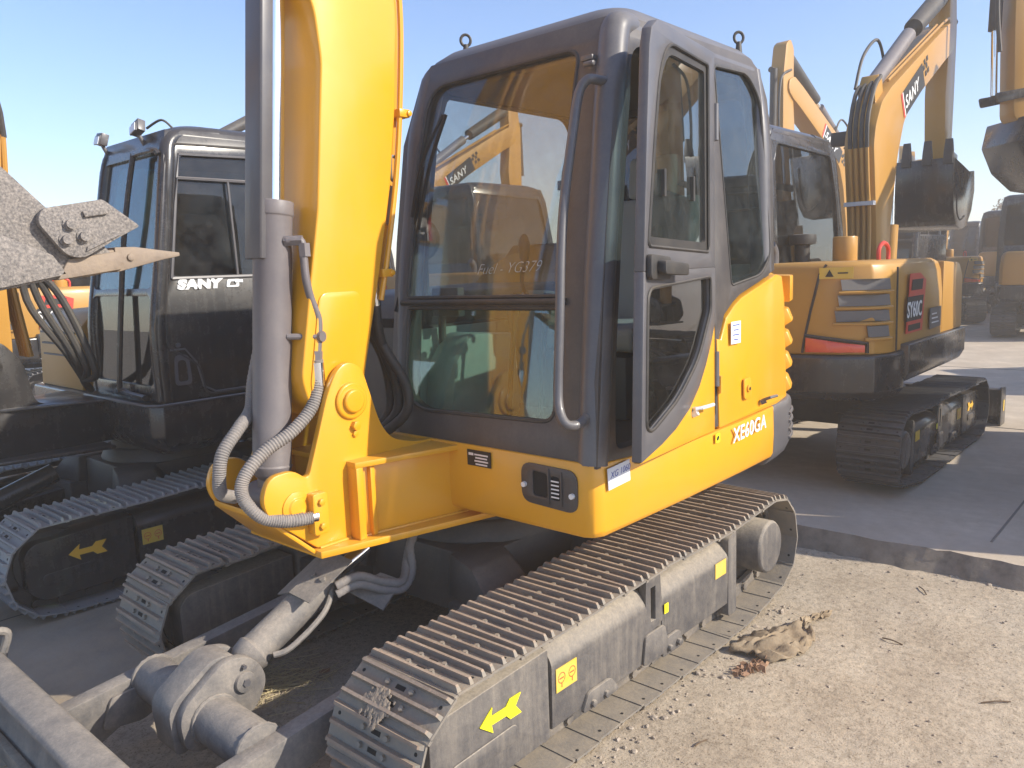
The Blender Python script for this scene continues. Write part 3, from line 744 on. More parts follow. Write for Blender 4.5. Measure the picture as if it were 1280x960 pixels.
lk.obj('lock', YEL, sidep, bev=.003)
li = MB(); li.cyl((.065, 1.0, 1.135), (.065, 1.001, 1.135), .008, None, 10); li.obj('keyhole', HOLE, sidep)
sh_ = MB(); sh_.tube([(-.09, .985, 1.06), (-.09, 1.02, 1.075), (-.15, 1.025, 1.075)], .007, 8, sub=3); sh_.cyl((-.085, .98, 1.05), (-.095, 1.0, 1.06), .012, None, 8); sh_.obj('latch_handle', GRY, sidep)
hg = MB(); hg.cyl((.315, .99, 1.15), (.315, .99, 1.22), .010, None, 8); hg.obj('hinge', YELD, sidep)
decal('paper_sticker', WHT, sidep, (.175, .986, 1.384), (-1, 0, 0), (0, 0, 1), .085, .092, .003)
nb = MB()
for i in range(4): decal('', None, None, (.175, .989, 1.415 - i * .02), (-1, 0, 0), (0, 0, 1), .06 - .015 * (i % 2), .005, .001, mb=nb)
nb.obj('sticker_text', BLU, sidep)
text('side_lettering', 'XE60GA', WHT, main, (.215, .9975, .925), (-1, .012, .045), (0, 0, 1), .088, .10, .0015, .0012, xs=.93, space=1.06)
d1 = decal('safety_sticker', ARW, main, (.352, .9965, .972), (-1, 0, 0), (0, 0, 1), .036, .036, .003)
dk = MB(); dk.map2([(-.4, -.1), (0, -.4), (.4, .1), (0, .4)], lambda a, v, q: (.352 - a * .03, .9995 + q, .972 + v * .03), 0, .001); dk.obj('sticker_mark', INK, d1)
pl_ = decal('paper_label', PAP, main, (1.055, .9965, .975), (-1, .0, .06), (0, 0, 1), .13, .075, .003)
text('handwriting', 'XG 1060', BLU, pl_, (1.108, 1.000, .972), (-1, 0, .08), (0, 0, 1), .032, .3, .0006, -.0003)

# right hand housing beside the cab
rh = MB(); rh.prism(rpoly([(-.3, 1.0), (.98, 1.0), (.98, 1.50), (.90, 1.58), (-.3, 1.60)], [0, .02, .06, .06, 0]), 'y', -.96, -.16)
rho = rh.obj('tool_housing', GRF, main, bev=.015, seg=3)
lt = MB(); lt.bx(.98, .992, -.33, -.22, 1.50 - .06, 1.50 - .02); lt.obj('latch', HOLE, rho, bev=.004)
mr = MB(); mr.lathe((.80, -.20, 1.82), (.9, .2, 0), [(0, .02), (0, .085), (.02, .095), (.035, .09), (.036, .01)], 20); mr.cyl((.80, -.2, 1.58), (.80, -.2, 1.80), .012, None, 8); mr.obj('mirror', RUB, main)

# ---- cab
CAB = MB()
fside = lambda u, v, w_: (u, yc(v) + w_, v)
outer = [(1.158, 1.012), (1.128, 1.30), (1.068, 1.65), (.95, 2.22), (.845, 2.46), (.80, 2.53), (-.16, 2.545), (-.25, 2.50), (-.285, 2.38), (-.278, 2.1), (-.252, 1.63)] + [(x, z) for x, z in reversed(curve[:-1])] + [(.30, 1.30), (.30, 1.012)]
dhole = rpoly([(.335, 1.055), (1.045, 1.055), (1.03, 1.30), (.975, 1.65), (.865, 2.20), (.79, 2.42), (.62, 2.46), (.28, 2.46), (.30, 1.7)], [.02, .04, .1, .1, .1, .06, .05, .02, 0], 4)
rhole = rpoly([(.17, 1.575), (.19, 2.455), (-.12, 2.47), (-.205, 2.38), (-.215, 1.69), (-.12, 1.612)], [.03, .03, .05, .05, .05, .05], 4)
CAB.map2(outer, fside, -.05, 0.0, holes=[dhole, rhole])
fr_ = lambda u, v, w_: (xf(v) + w_, u, v)
fouter = [(.955, 1.02), (.945, 1.6), (.905, 2.2), (.865, 2.46), (.83, 2.53), (-.06, 2.53), (-.10, 2.48), (-.115, 2.2), (-.10, 1.8), (-.075, 1.3), (-.06, 1.02)]
h1 = rpoly([(.01, 1.535), (.015, 1.13), (.80, 1.15), (.79, 1.54)], [.01, .16, .06, .01], 7)
h2 = rpoly([(.0, 1.575), (.785, 1.58), (.765, 2.10), (.745, 2.435), (-.02, 2.43), (-.015, 2.1)], [.02, .02, 0, .07, .10, 0], 7)
CAB.map2(fouter, fr_, -.05, 0.0, holes=[h1, h2])
# right wall, rear wall, floor
frt = lambda u, v, w_: (u, interp([(1.0, -.06), (1.8, -.10), (2.5, -.12)], v) + w_, v)
CAB.map2([(1.13, 1.02), (1.05, 1.65), (.93, 2.22), (.82, 2.50), (-.2, 2.5), (-.28, 2.35), (-.25, 1.02)], frt, 0, .05, holes=[rpoly([(.98, 1.45), (.93, 1.70), (.82, 2.22), (.74, 2.42), (-.12, 2.42), (-.2, 2.3), (-.2, 1.45)], .05, 4)])
CAB.map2([(-.06, 1.02), (.95, 1.02), (.92, 2.3), (.87, 2.5), (-.11, 2.5)], lambda u, v, w_: (interp([(1.0, -.235), (1.6, -.25), (2.5, -.285)], v) + w_, u, v), 0, .04,
         holes=[rpoly([(.02, 1.68), (.86, 1.68), (.84, 2.25), (.80, 2.40), (-.02, 2.40)], .05, 4)])
CAB.bx(-.22, 1.14, -.05, .93, .995, 1.03)
cab = CAB.obj('cab', GRF, main, bev=.006)
# corner tubes and roof
def pt_done(b, k=[0]): b.obj('cab_pillar', GRY, cab); return MB()
pt = MB()
zz = [1.015, 1.2, 1.4, 1.63, 1.85, 2.05, 2.23, 2.36, 2.46]
pt.tube([(xf(z) - .046, yc(z) - .044, z) for z in zz] + [(.785, .842, 2.500), (.66, .82, 2.515)], .054, 18, sub=5); pt = pt_done(pt)
pt.tube([(xf(z) - .05, interp([(1.0, -.06), (1.8, -.10), (2.5, -.12)], z) + .045, z) for z in zz] + [(.775, -.055, 2.495), (.66, -.04, 2.505)], .052, 16, sub=5); pt = pt_done(pt)
for s_ in (0, 1):
    pt.tube([(interp([(1.0, -.20), (1.6, -.212), (2.5, -.245)], z), (yc(z) - .045) if s_ == 0 else interp([(1.0, -.015), (1.8, -.055), (2.5, -.075)], z), z) for z in ((1.62, 1.9, 2.2, 2.4, 2.5) if s_ == 0 else (1.03, 1.6, 2.2, 2.5))], .047, 14, sub=5); pt = pt_done(pt)
rf = MB()
def rrect(x0, x1, y0, y1, r, z, tp=0.0):
    pts = rpoly([(x0, y0), (x1, y0), (x1, y1), (x0, y1)], r, 7)
    return [(x, y, z) for x, y in pts]
rf.rings([rrect(-.287, .852, -.122, .888, .09, 2.465), rrect(-.29, .845, -.122, .886, .10, 2.50), rrect(-.28, .82, -.112, .872, .11, 2.545), rrect(-.245, .77, -.08, .835, .12, 2.582), rrect(-.19, .71, -.03, .78, .12, 2.598), rrect(-.10, .6, .07, .68, .1, 2.602)])
rf.obj('cab_roof', GRY, cab)
rl = MB(); rl.prism(rpoly([(-.22, -.07), (.78, -.07), (.78, .83), (-.22, .83)], .08), 'z', 2.425, 2.464); rl.obj('roof_lining', LIN, cab, bev=.01)
for p in ((.60, -.085, 2.575), (-.222, .80, 2.585)):
    p = (p[0], p[1], p[2] + (.035 if p[0] > 0 else 0)); eb = MB(); eb.cyl(p, (p[0], p[1], p[2] + .05), .016, .011, 10)
    ring = [(p[0] + .022 * math.cos(a) * .8, p[1] + .022 * math.cos(a) * -.6, p[2] + .068 + .024 * math.sin(a)) for a in [i * math.pi / 8 for i in range(17)]]
    eb.tube(ring, .0065, 8, sub=1); eb.obj('eye_bolt', RUB, cab)
# glass
g_ = MB(); g_.map2([(-.03, 1.56), (.80, 1.565), (.785, 2.1), (.765, 2.45), (-.04, 2.45), (-.03, 2.1)], fr_, -.018, -.014); g_.obj('windshield', GLW, cab)
g_ = MB(); g_.map2([(-.0, 1.55), (-.0, 1.12), (.81, 1.135), (.81, 1.55)], fr_, -.018, -.014); g_.obj('lower_windshield', GLG, cab)
gs = MB()
def frame_line(pts, f, w0, r): gs.tube([f(u, v, w0) for u, v in pts + pts[:1]], r, 6, sub=1)
for h_, f_, r_ in ((h1, fr_, .008), (h2, fr_, .008), (rhole, fside, .006)):
    gs = MB(); frame_line(h_, f_, -.002, r_); gs.obj('rubber_seal', RUB, cab)
g_ = MB(); g_.map2(rpoly([(.19, 1.56), (.205, 2.465), (-.13, 2.48), (-.22, 2.38), (-.228, 1.68), (-.12, 1.60)], .03, 3), fside, -.016, -.012); g_.obj('rear_side_window', GLD, cab)
g_ = MB(); g_.map2([(1.0, 1.43), (.83, 2.24), (.75, 2.44), (-.13, 2.44), (-.21, 2.3), (-.21, 1.43)], frt, .02, .024); g_.obj('right_window', GLW, cab)
g_ = MB(); g_.map2([(.0, 1.66), (.88, 1.66), (.82, 2.42), (-.03, 2.42)], lambda u, v, w_: (-.25 + w_, u, v), 0, .004); g_.obj('rear_window', GLR, cab)
# windshield mid rail, wiper, top latch, writing
mrail = MB(); mrail.tube([(xf(1.556) + .002, -.03, 1.556), (xf(1.556) + .002, .82, 1.562)], .012, 10, sub=1); mrail.obj('window_rail', RUB, cab)
wi = MB()
wa, wb = Vector((1.03, .0, 1.90)), Vector((.975, .15, 2.285))
wi.tube([wa + Vector((.012, 0, 0)), (wa + wb) / 2 + Vector((.035, -.01, 0)), wb + Vector((.012, 0, 0))], .007, 6, sub=5)
wi.tube([wa + Vector((0, .02, -.05)), (wa + wb) / 2 + Vector((.012, .015, 0)), wb + Vector((.005, .01, 0))], .009, 6, sub=5)
wi.tube([(wa + wb) / 2 + Vector((.03, 0, 0)), Vector((1.03, -.03, 1.78)), Vector((1.10, -.07, 1.52))], .006, 6, sub=4)
wi.obj('wiper', INK, cab)
wl_ = MB(); wl_.box((.905, .80, 2.385), (.03, .05, .018)); wl_.box((.90, .815, 2.355), (.02, .03, .03)); wl_.cyl((.93, .80, 2.36), (.93, .84, 2.36), .01, None, 8); wl_.obj('window_latch', GRY, cab, bev=.003)
_z = 1.70
text('chalk_writing', 'Fuel - YG379', CHK, cab, fr_(.37, 1.66, -.012), (0, 1, .02), (-.14, 0, 1), .058, .45, .0003, -.0014)
# grab handle
gh = MB(); gh.tube([(1.15, .935, 1.18), (1.21, .945, 1.168), (1.245, .925, 1.175), (1.24, .895, 1.22), (1.222, .88, 1.30), (1.195, .872, 1.51), (1.16, .857, 1.72), (1.12, .846, 1.90), (1.05, .842, 2.16), (1.022, .843, 2.25), (1.005, .858, 2.285), (.985, .875, 2.292), (.90, .90, 2.283)], .0165, 12, sub=6)
gh.obj('grab_handle', GRY, cab)
# interior
se = MB()
se.prism(rpoly([(.05, 1.30), (.52, 1.32), (.52, 1.42), (.05, 1.43)], .04), 'y', .22, .70)
se.prism(rpoly([(-.10, 1.36), (.06, 1.40), (-.02, 1.98), (-.13, 1.98)], .04), 'y', .24, .68)
se.prism(rpoly([(-.10, 1.98), (-.01, 1.98), (-.03, 2.17), (-.11, 2.17)], .03), 'y', .34, .58)
se.obj('seat', SEAT, cab, bev=.03, seg=3)
sb_ = MB(); sb_.bx(.0, .50, .26, .66, 1.03, 1.30); 
for sd in (0, 1):
    y0, y1 = ((.04, .19) if sd == 0 else (.73, .86))
    sb_.prism(rpoly([(.0, 1.03), (.45, 1.03), (.55, 1.50), (.42, 1.58), (.0, 1.50)], .04), 'y', y0, y1)
sb_.obj('seat_console', PLA, cab, bev=.015)
jv = MB()
for y in (.11, .80):
    jv.tube([(.46, y, 1.54), (.50, y, 1.62), (.49, y + .01, 1.72)], .010, 8); jv.lathe((.49, y + .01, 1.70), (0, 0, 1), [(0, .012), (.03, .024), (.09, .026), (.12, .016), (.13, .004)], 12)
for y in (.38, .54):
    jv.tube([(.92, y, 1.05), (.90, y, 1.25), (.86, y, 1.50)], .010, 8); jv.cyl((.86, y, 1.48), (.845, y, 1.58), .017, None, 10); jv.bx(.88, 1.02, y - .05, y + .05, 1.07, 1.085)
jv.obj('control_lever', RUB, cab)
tr_ = MB(); tr_.map2([(1.10, 1.04), (1.03, 1.44), (-.18, 1.44), (-.18, 1.04)], frt, .052, .062); tr_.bx(-.20, -.18, .0, .88, 1.04, 1.66); tr_.obj('interior_trim', TRIM, cab)
tr_ = MB(); tr_.prism(rpoly([(.60, 1.03), (1.04, 1.03), (1.0, 1.30), (.90, 1.42), (.62, 1.40)], .04), 'y', -.0, .17); tr_.obj('side_console', TRIM, cab, bev=.02)
mn = MB(); mn.box((.92, .06, 1.55), (.04, .16, .12)); mn.tube([(.92, .0, 1.1), (.92, .02, 1.5)], .018, 8); mn.obj('monitor', PLA, cab, bev=.01)

# ---- cab door, ajar
a_ = R(12); dvec = Vector((math.cos(a_), math.sin(a_), 0)); dnrm = Vector((-math.sin(a_), math.cos(a_), 0))
def fd(s, z, w_):
    hx = Vector((.35 - .0667 * (z - 1), yc(z) if z < 2.2 else interp([(1.0, .98), (2.5, .93)], z), 0)); hx.y = interp([(1.0, .990), (2.5, .932)], z)
    return hx + dvec * s + dnrm * w_ + Vector((0, 0, z))
do = MB()
up_o = [(.004, 1.655), (.806, 1.655), (.765, 2.10), (.737, 2.36), (.715, 2.42), (.66, 2.455), (.004, 2.485)]
up_h = rpoly([(.098, 1.715), (.768, 1.735), (.70, 2.08), (.645, 2.30), (.56, 2.405), (.10, 2.42)], [.02, .02, .05, .1, .07, .02], 4)
do.map2(up_o, fd, -.035, 0, holes=[up_h])
lowc = [(.644, 1.079), (.50, 1.102), (.337, 1.148), (.22, 1.21), (.134, 1.28), (.06, 1.36), (.004, 1.435)]
lo_o = [(.004, 1.655), (.806, 1.655), (.84, 1.06)] + lowc
lo_h = rpoly([(.075, 1.62), (.775, 1.60), (.80, 1.16), (.745, 1.142), (.475, 1.205), (.238, 1.315), (.072, 1.49)], [.03, .05, .03, .03, .08, .08, .03], 4)
do.map2(lo_o, fd, -.035, 0, holes=[lo_h])
door = do.obj('cab_door', GRY, main, bev=.004)
ds = MB(); ds.map2([(.838, 1.057)] + lowc + [(.004, 1.002)], fd, -.034, -.003); ds.obj('door_skirt', YEL, door, bev=.004)
dl = MB()
for pts in (up_h, lo_h): dl.tube([fd(u, v, .001) for u, v in pts + pts[:1]], .006, 6, sub=1)
inn = rpoly([(.125, 1.75), (.74, 1.765), (.68, 2.07), (.625, 2.27), (.545, 2.375), (.13, 2.39)], [.02, .02, .05, .1, .07, .02], 4)
dl.map2(up_h, fd, -.025, -.005, holes=[inn]); dl.obj('window_seal', RUB, door)
g_ = MB(); g_.map2(up_h, fd, -.019, -.015); g_.obj('door_window', GLD, door)
g_ = MB(); g_.map2(lo_h, fd, -.019, -.015); g_.obj('lower_door_window', GLM, door)
dh = MB(); dh.map2(rpoly([(.79, 1.63), (.60, 1.625), (.60, 1.70), (.79, 1.71)], .02), fd, .0, .02); dh.map2(rpoly([(.74, 1.645), (.50, 1.635), (.50, 1.675), (.74, 1.69)], .015), fd, .02, .05)
dh.obj('door_handle', RUB, door, bev=.004)
dlt = MB(); dlt.tube([fd(.30, 1.14, -.005), fd(.30, 1.145, .03), fd(.16, 1.135, .035)], .007, 8, sub=2); dlt.cyl(fd(.30, 1.12, -.005), fd(.30, 1.13, .015), .014, None, 8); dlt.obj('door_latch', SLV, door)
dhg = MB()
for z in (1.18, 2.15): dhg.cyl(fd(-.004, z, .0), fd(-.004, z + .14, .0), .013, None, 10)
dhg.obj('door_hinge', GRY, door)
wh = MB()
for s_ in (.26, .58): wh.map2(rpoly([(s_, 1.90), (s_ + .02, 1.90), (s_ + .02, 1.99), (s_, 1.99)], .005), fd, -.014, -.002)
wh.obj('window_catch', RUB, door)
gv = MB(); gv.map2(rpoly([(.64, 1.42), (.58, 1.40), (.56, 1.22), (.64, 1.22)], .03), fd, -.065, -.057); gvo = gv.obj('cloth_glove', mat('pale_green_cloth', (.35, .62, .55), .8), door)
gv = MB(); gv.map2(rpoly([(.66, 1.49), (.60, 1.47), (.61, 1.41), (.67, 1.43)], .02), fd, -.065, -.055); gv.obj('red_tag', RED, door)

# ================================================================== THE OTHER EXCAVATORS (written round their own swing centre)
OFF = Vector((0, 0, 0))
def rot2(pts, c, a):
    ca, sa = math.cos(a), math.sin(a)
    return [(c[0] + (x - c[0]) * ca - (z - c[1]) * sa, c[1] + (x - c[0]) * sa + (z - c[1]) * ca) for x, z in pts]
def sany_boom(root, tilt=0.0, bracket=True, paint=OCH, bkm=None, stick=True, marks=True):
    """boom, arm, bucket and their cylinders in the plane y = 0; tilt turns them about the foot pin"""
    c = (1.0, 1.18)
    T = lambda pts: rot2(pts, c, tilt)
    t1 = lambda p: T([p])[0]
    BK = bkm or BLK
    bo = MB()
    P = [(.90, 1.12), (1.08, 1.12), (1.16, 1.30), (1.19, 1.84), (1.33, 2.45), (1.48, 2.76), (1.70, 2.95), (2.80, 3.52), (3.02, 3.62), (3.16, 3.72), (3.15, 3.86), (3.0, 3.93), (2.76, 3.83), (1.10, 3.02), (.86, 2.87), (.72, 2.66), (.68, 2.50), (.80, 1.84), (.86, 1.30)]
    bo.prism(rpoly(T(P), .05, 3), 'y', -.125, .125)
    boom = bo.obj('boom', paint, root, bev=.008)
    lg = MB(); lg.prism(rpoly(T([(.88, 2.80), (1.06, 2.90), (1.02, 3.08), (.92, 3.12), (.82, 2.98)]), .03), 'y', -.07, .07); lg.obj('cylinder_lug', paint, boom, bev=.004)
    c1 = MB(); a, b = t1((.96, 3.03)), t1((2.25, 3.80)); a2 = t1((1.95, 3.63))
    c1.cyl((a[0], 0, a[1]), (a2[0], 0, a2[1]), .068, None, 18); co = c1.obj('arm_cylinder', CYL, root)
    c2 = MB(); e = t1((3.02, 4.22)); c2.cyl((a2[0], 0, a2[1]), (e[0], 0, e[1]), .034, None, 14); c2.obj('rod', CHR, co)
    c3 = MB(); q1, q2 = t1((2.1, 3.72)), t1((3.0, 4.2)); c3.cyl((q1[0], 0, q1[1]), (q2[0], 0, q2[1]), .085, .095, 18); c3.obj('rod_cover', RUB, co)
    bc = MB(); a, b, e = t1((1.52, .95)), t1((1.60, 1.85)), t1((1.62, 2.62))
    bc.cyl((a[0], 0, a[1]), (b[0], 0, b[1]), .07, None, 18); co = bc.obj('boom_cylinder', paint if paint is not OCH else OCH, root)
    bd = MB(); bd.cyl((b[0], 0, b[1]), (e[0], 0, e[1]), .033, None, 14); bd.obj('rod', CHR, co)
    if stick:
        ar = MB(); A = T([(2.98, 3.60), (2.93, 3.2), (3.02, 2.42), (3.12, 2.34), (3.24, 2.42), (3.27, 3.2), (3.28, 3.9), (3.20, 4.34), (3.08, 4.42), (2.98, 4.30)])
        ar.prism(rpoly(A, .05, 3), 'y', -.10, .10); arm = ar.obj('arm', paint, root, bev=.006)
        b1 = MB(); a, b, e = t1((3.36, 4.0)), t1((3.38, 3.15)), t1((3.36, 2.62)); b1.cyl((a[0], 0, a[1]), (b[0], 0, b[1]), .05, None, 14); b1.cyl((a[0], -.05, a[1]), (a[0] - .12, -.05, a[1]), .04, None, 8)
        bo1 = b1.obj('bucket_cylinder', RUB, root); b2 = MB(); b2.cyl((b[0], 0, b[1]), (e[0], 0, e[1]), .026, None, 12); b2.obj('rod', CHR, bo1)
        lk = MB()
        for s in (-1, 1): lk.prism(rpoly(T([(3.06, 2.60), (3.14, 2.66), (3.42, 2.62), (3.40, 2.54)]), .02), 'y', s * .11, s * .125)
        lk.obj('linkage', BK, root, bev=.002)
        hs = MB(); pts = [(3.10, 4.0), (3.38, 3.85), (3.44, 3.4), (3.40, 2.95)]; hs.tube([(x, .12, z) for x, z in T(pts)], .018, 8); hs.obj('hydraulic_hose', RUB, root)
        bu = MB(); BP = [(2.36, 2.50), (2.38, 2.20), (2.42, 1.98), (2.52, 1.85), (2.72, 1.80), (2.96, 1.84), (3.14, 2.0), (3.24, 2.22), (3.20, 2.42)]
        BI = [(3.17, 2.40), (3.20, 2.23), (3.11, 2.03), (2.94, 1.87), (2.72, 1.83), (2.54, 1.88), (2.45, 2.0), (2.41, 2.2), (2.39, 2.50)]
        bu.prism(T(BP + BI), 'y', -.34, .34)
        for s in (-1, 1):
            bu.prism(rpoly(T(BP + [(3.0, 2.40), (2.7, 2.45)]), .02, 3), 'y', s * .324, s * .342)
        bk = bu.obj('bucket', BK, root, bev=.004)
        for s in (-1, 1):
            ed = MB(); ed.tube([(x, s * .343, z) for x, z in T([(2.50, 2.36), (2.52, 2.02), (2.66, 1.90), (2.84, 1.94)])], .008, 6, sub=4); ed.obj('reinforcing_rib', SLV if bkm else DRK, bk)
        for k in range(4):
            y = -.29 + k * .193; tt = MB()
            def rg(z, xc, h, hy): return [(*t1((xc - h, z)),), (*t1((xc + h, z)),), hy]
            lo = []
            for z, h, hy in ((2.44, .035, .045), (2.56, .030, .040), (2.68, .008, .034)):
                p, q, hy_ = rg(z, 2.37, h, hy); lo.append([(p[0], y - hy_, p[1]), (q[0], y - hy_, q[1]), (q[0], y + hy_, q[1]), (p[0], y + hy_, p[1])])
            tt.rings(lo); tt.obj('tooth', DRK, bk, bev=.004)
    # pipes and hoses along the back of the boom
    for k, y in enumerate((-.075, -.03, .02, .065)):
        h = MB(); h.tube([(x, y, z) for x, z in T([(.76, 1.25), (.77, 1.84), (.70, 2.2), (.655, 2.50)])], .017, 8, sub=4); h.obj('oil_pipe', paint, boom)
        h = MB(); h.tube([(x, y, z) for x, z in T([(.655, 2.48), (.66, 2.72), (.80, 2.98), (.95 + .05 * k, 3.10)])], .018, 8, sub=5, ridge=.06); h.obj('hydraulic_hose', RUB, boom)
    h = MB(); h.tube([(x, .09, z) for x, z in T([(.82, 3.0), (1.0, 3.30), (1.35, 3.50), (1.55, 3.35), (1.58, 3.12)])], .014, 8); h.obj('hydraulic_hose', RUB, boom)
    h = MB(); h.tube([(x, -.09, z) for x, z in T([(1.1, 3.08), (2.76, 3.87), (3.0, 3.96)])], .014, 6, sub=3); h.tube([(x, -.05, z) for x, z in T([(1.1, 3.08), (2.70, 3.85)])], .014, 6, sub=3); h.obj('oil_pipe', paint, boom)
    cp = MB(); p = t1((.735, 2.02)); cp.box((p[0], 0, p[1]), (.06, .25, .035)); cp.obj('pipe_clamp', SLV, boom)
    wlp = MB(); p = t1((.86, 2.60)); wlp.box((p[0], .22, p[1]), (.07, .15, .12)); wlp.box((p[0], .15, p[1] - .08), (.02, .08, .02)); wlp.obj('work_light', RUB, boom, bev=.006)
    if marks:
        for s in (-1, 1):
            q0, q1 = Vector((*t1((1.36, 2.86)), 0)), Vector((*t1((2.12, 3.32)), 0)); d = (q1 - q0); L_ = d.length; d.normalize()
            rt = Vector((d.x, 0, d.y)); up = Vector((-d.y, 0, d.x)) ; nrm_y = s * .1265
            if s > 0: rt, org = -rt, Vector((q1.x, nrm_y, q1.y))
            else: org = Vector((q0.x, nrm_y, q0.y))
            cc = Vector(((q0.x + q1.x) / 2, nrm_y, (q0.y + q1.y) / 2)) + up * .0
            pn = decal('name_panel', INK, boom, cc, rt, up, L_ * .74, .22, .003)
            st = MB(); decal('', None, None, cc - rt * (L_ * .40), rt, up, .05, .22, .003, mb=st); so = st.obj('red_stripe', RED, boom)
            st = MB(); decal('', None, None, cc - rt * (L_ * .375), rt, up, .018, .22, .004, mb=st); st.obj('white_stripe', WHT, boom)
            text('lettering', 'SANY', WHT, pn, cc - rt * (L_ * .345) - up * .058 + Vector((0, s * .0035, 0)), rt, up, .150, .28, .001, .0022, xs=1.12, space=1.08)
            ck = MB()
            for a, b in ((.41, .05), (.46, -.02), (.46, .09), (.51, .04), (.56, .09), (.55, -.02)):
                decal('', None, None, cc + rt * (L_ * a) + up * b, rt, up, .05, .045, .003, mb=ck)
            ck.obj('checker_marks', INK, boom)
    return boom

def sany_bracket(root, m, y0=0.0):
    b = MB()
    poly = rpoly([(1.55, .72), (1.64, .80), (1.60, .98), (1.40, 1.05), (1.14, 1.30), (1.06, 1.38), (.94, 1.38), (.84, 1.25), (.80, 1.0), (.3, 1.0), (.3, .72)], [.02, .04, .05, .08, .06, .05, .05, .06, .06, 0, 0], 5)
    for s in (-1, 1): b.prism(poly, 'y', s * .14, s * .17)
    b.bx(.45, 1.35, -.16, .16, .74, .98); b.prism([(1.60, -.19), (1.60, .19), (.46, .36), (.46, -.36)], 'z', .70, .722)
    b.prism([(1.0, -.17), (1.0, .17), (.46, .33), (.46, -.33)], 'z', .98, 1.0)
    o = b.obj('boom_bracket', m, root, bev=.006)
    p = MB(); p.cyl((1.0, -.19, 1.24), (1.0, .19, 1.24), .05, None, 20); p.cyl((1.50, -.18, .93), (1.50, .18, .93), .04, None, 18); p.obj('pin', m, o, bev=.002)
    return o

def sany_undercarriage(root, detail, shoemats, fm):
    for sd in (1, -1): make_track(root, sd, shoemats, detail)
    global OFF; OFF = Vector((0, 0, 0)); center_frame(root, DRK)
    OFF = Vector((CX, 0, 0)); track_frames(root, fm, arrowm=mat('arrow_orange', (.75, .42, .04), .5) if detail else STY); OFF = Vector((0, 0, 0))
    b = MB(); prof = [(1.66, .33), (1.72, .345), (1.80, .33), (1.81, .30), (1.75, .24), (1.74, .10), (1.79, .0), (1.76, .0), (1.70, .08), (1.69, .22)]
    b.prism(prof, 'y', -.97, .97); bo = b.obj('dozer_blade', fm, root, bev=.01)
    for s in (-1, 1):
        e = MB(); e.prism(rpoly([(1.64, .0), (1.83, .0), (1.83, .34), (1.64, .36)], .02), 'y', s * .98, s * .965); e.obj('end_plate', fm, bo, bev=.003)
        decal('', STY, bo, (1.74, s * .9815, .18), (-s, 0, 0), (0, 0, 1), .04, .10, .002)
        a = MB(); a.map2(rpoly([(.5, .36), (1.68, .25), (1.68, .10), (.5, .25)], .01), lambda u, v, w_: (u, s * .40 + w_, v), -.035, .035); a.obj('blade_arm', fm, bo, bev=.005)
    c = MB(); c.cyl((.7, 0, .55), (1.15, 0, .40), .06, None, 18); c.cyl((1.1, 0, .42), (1.6, 0, .24), .03, None, 12); c.obj('blade_cylinder', fm, bo)

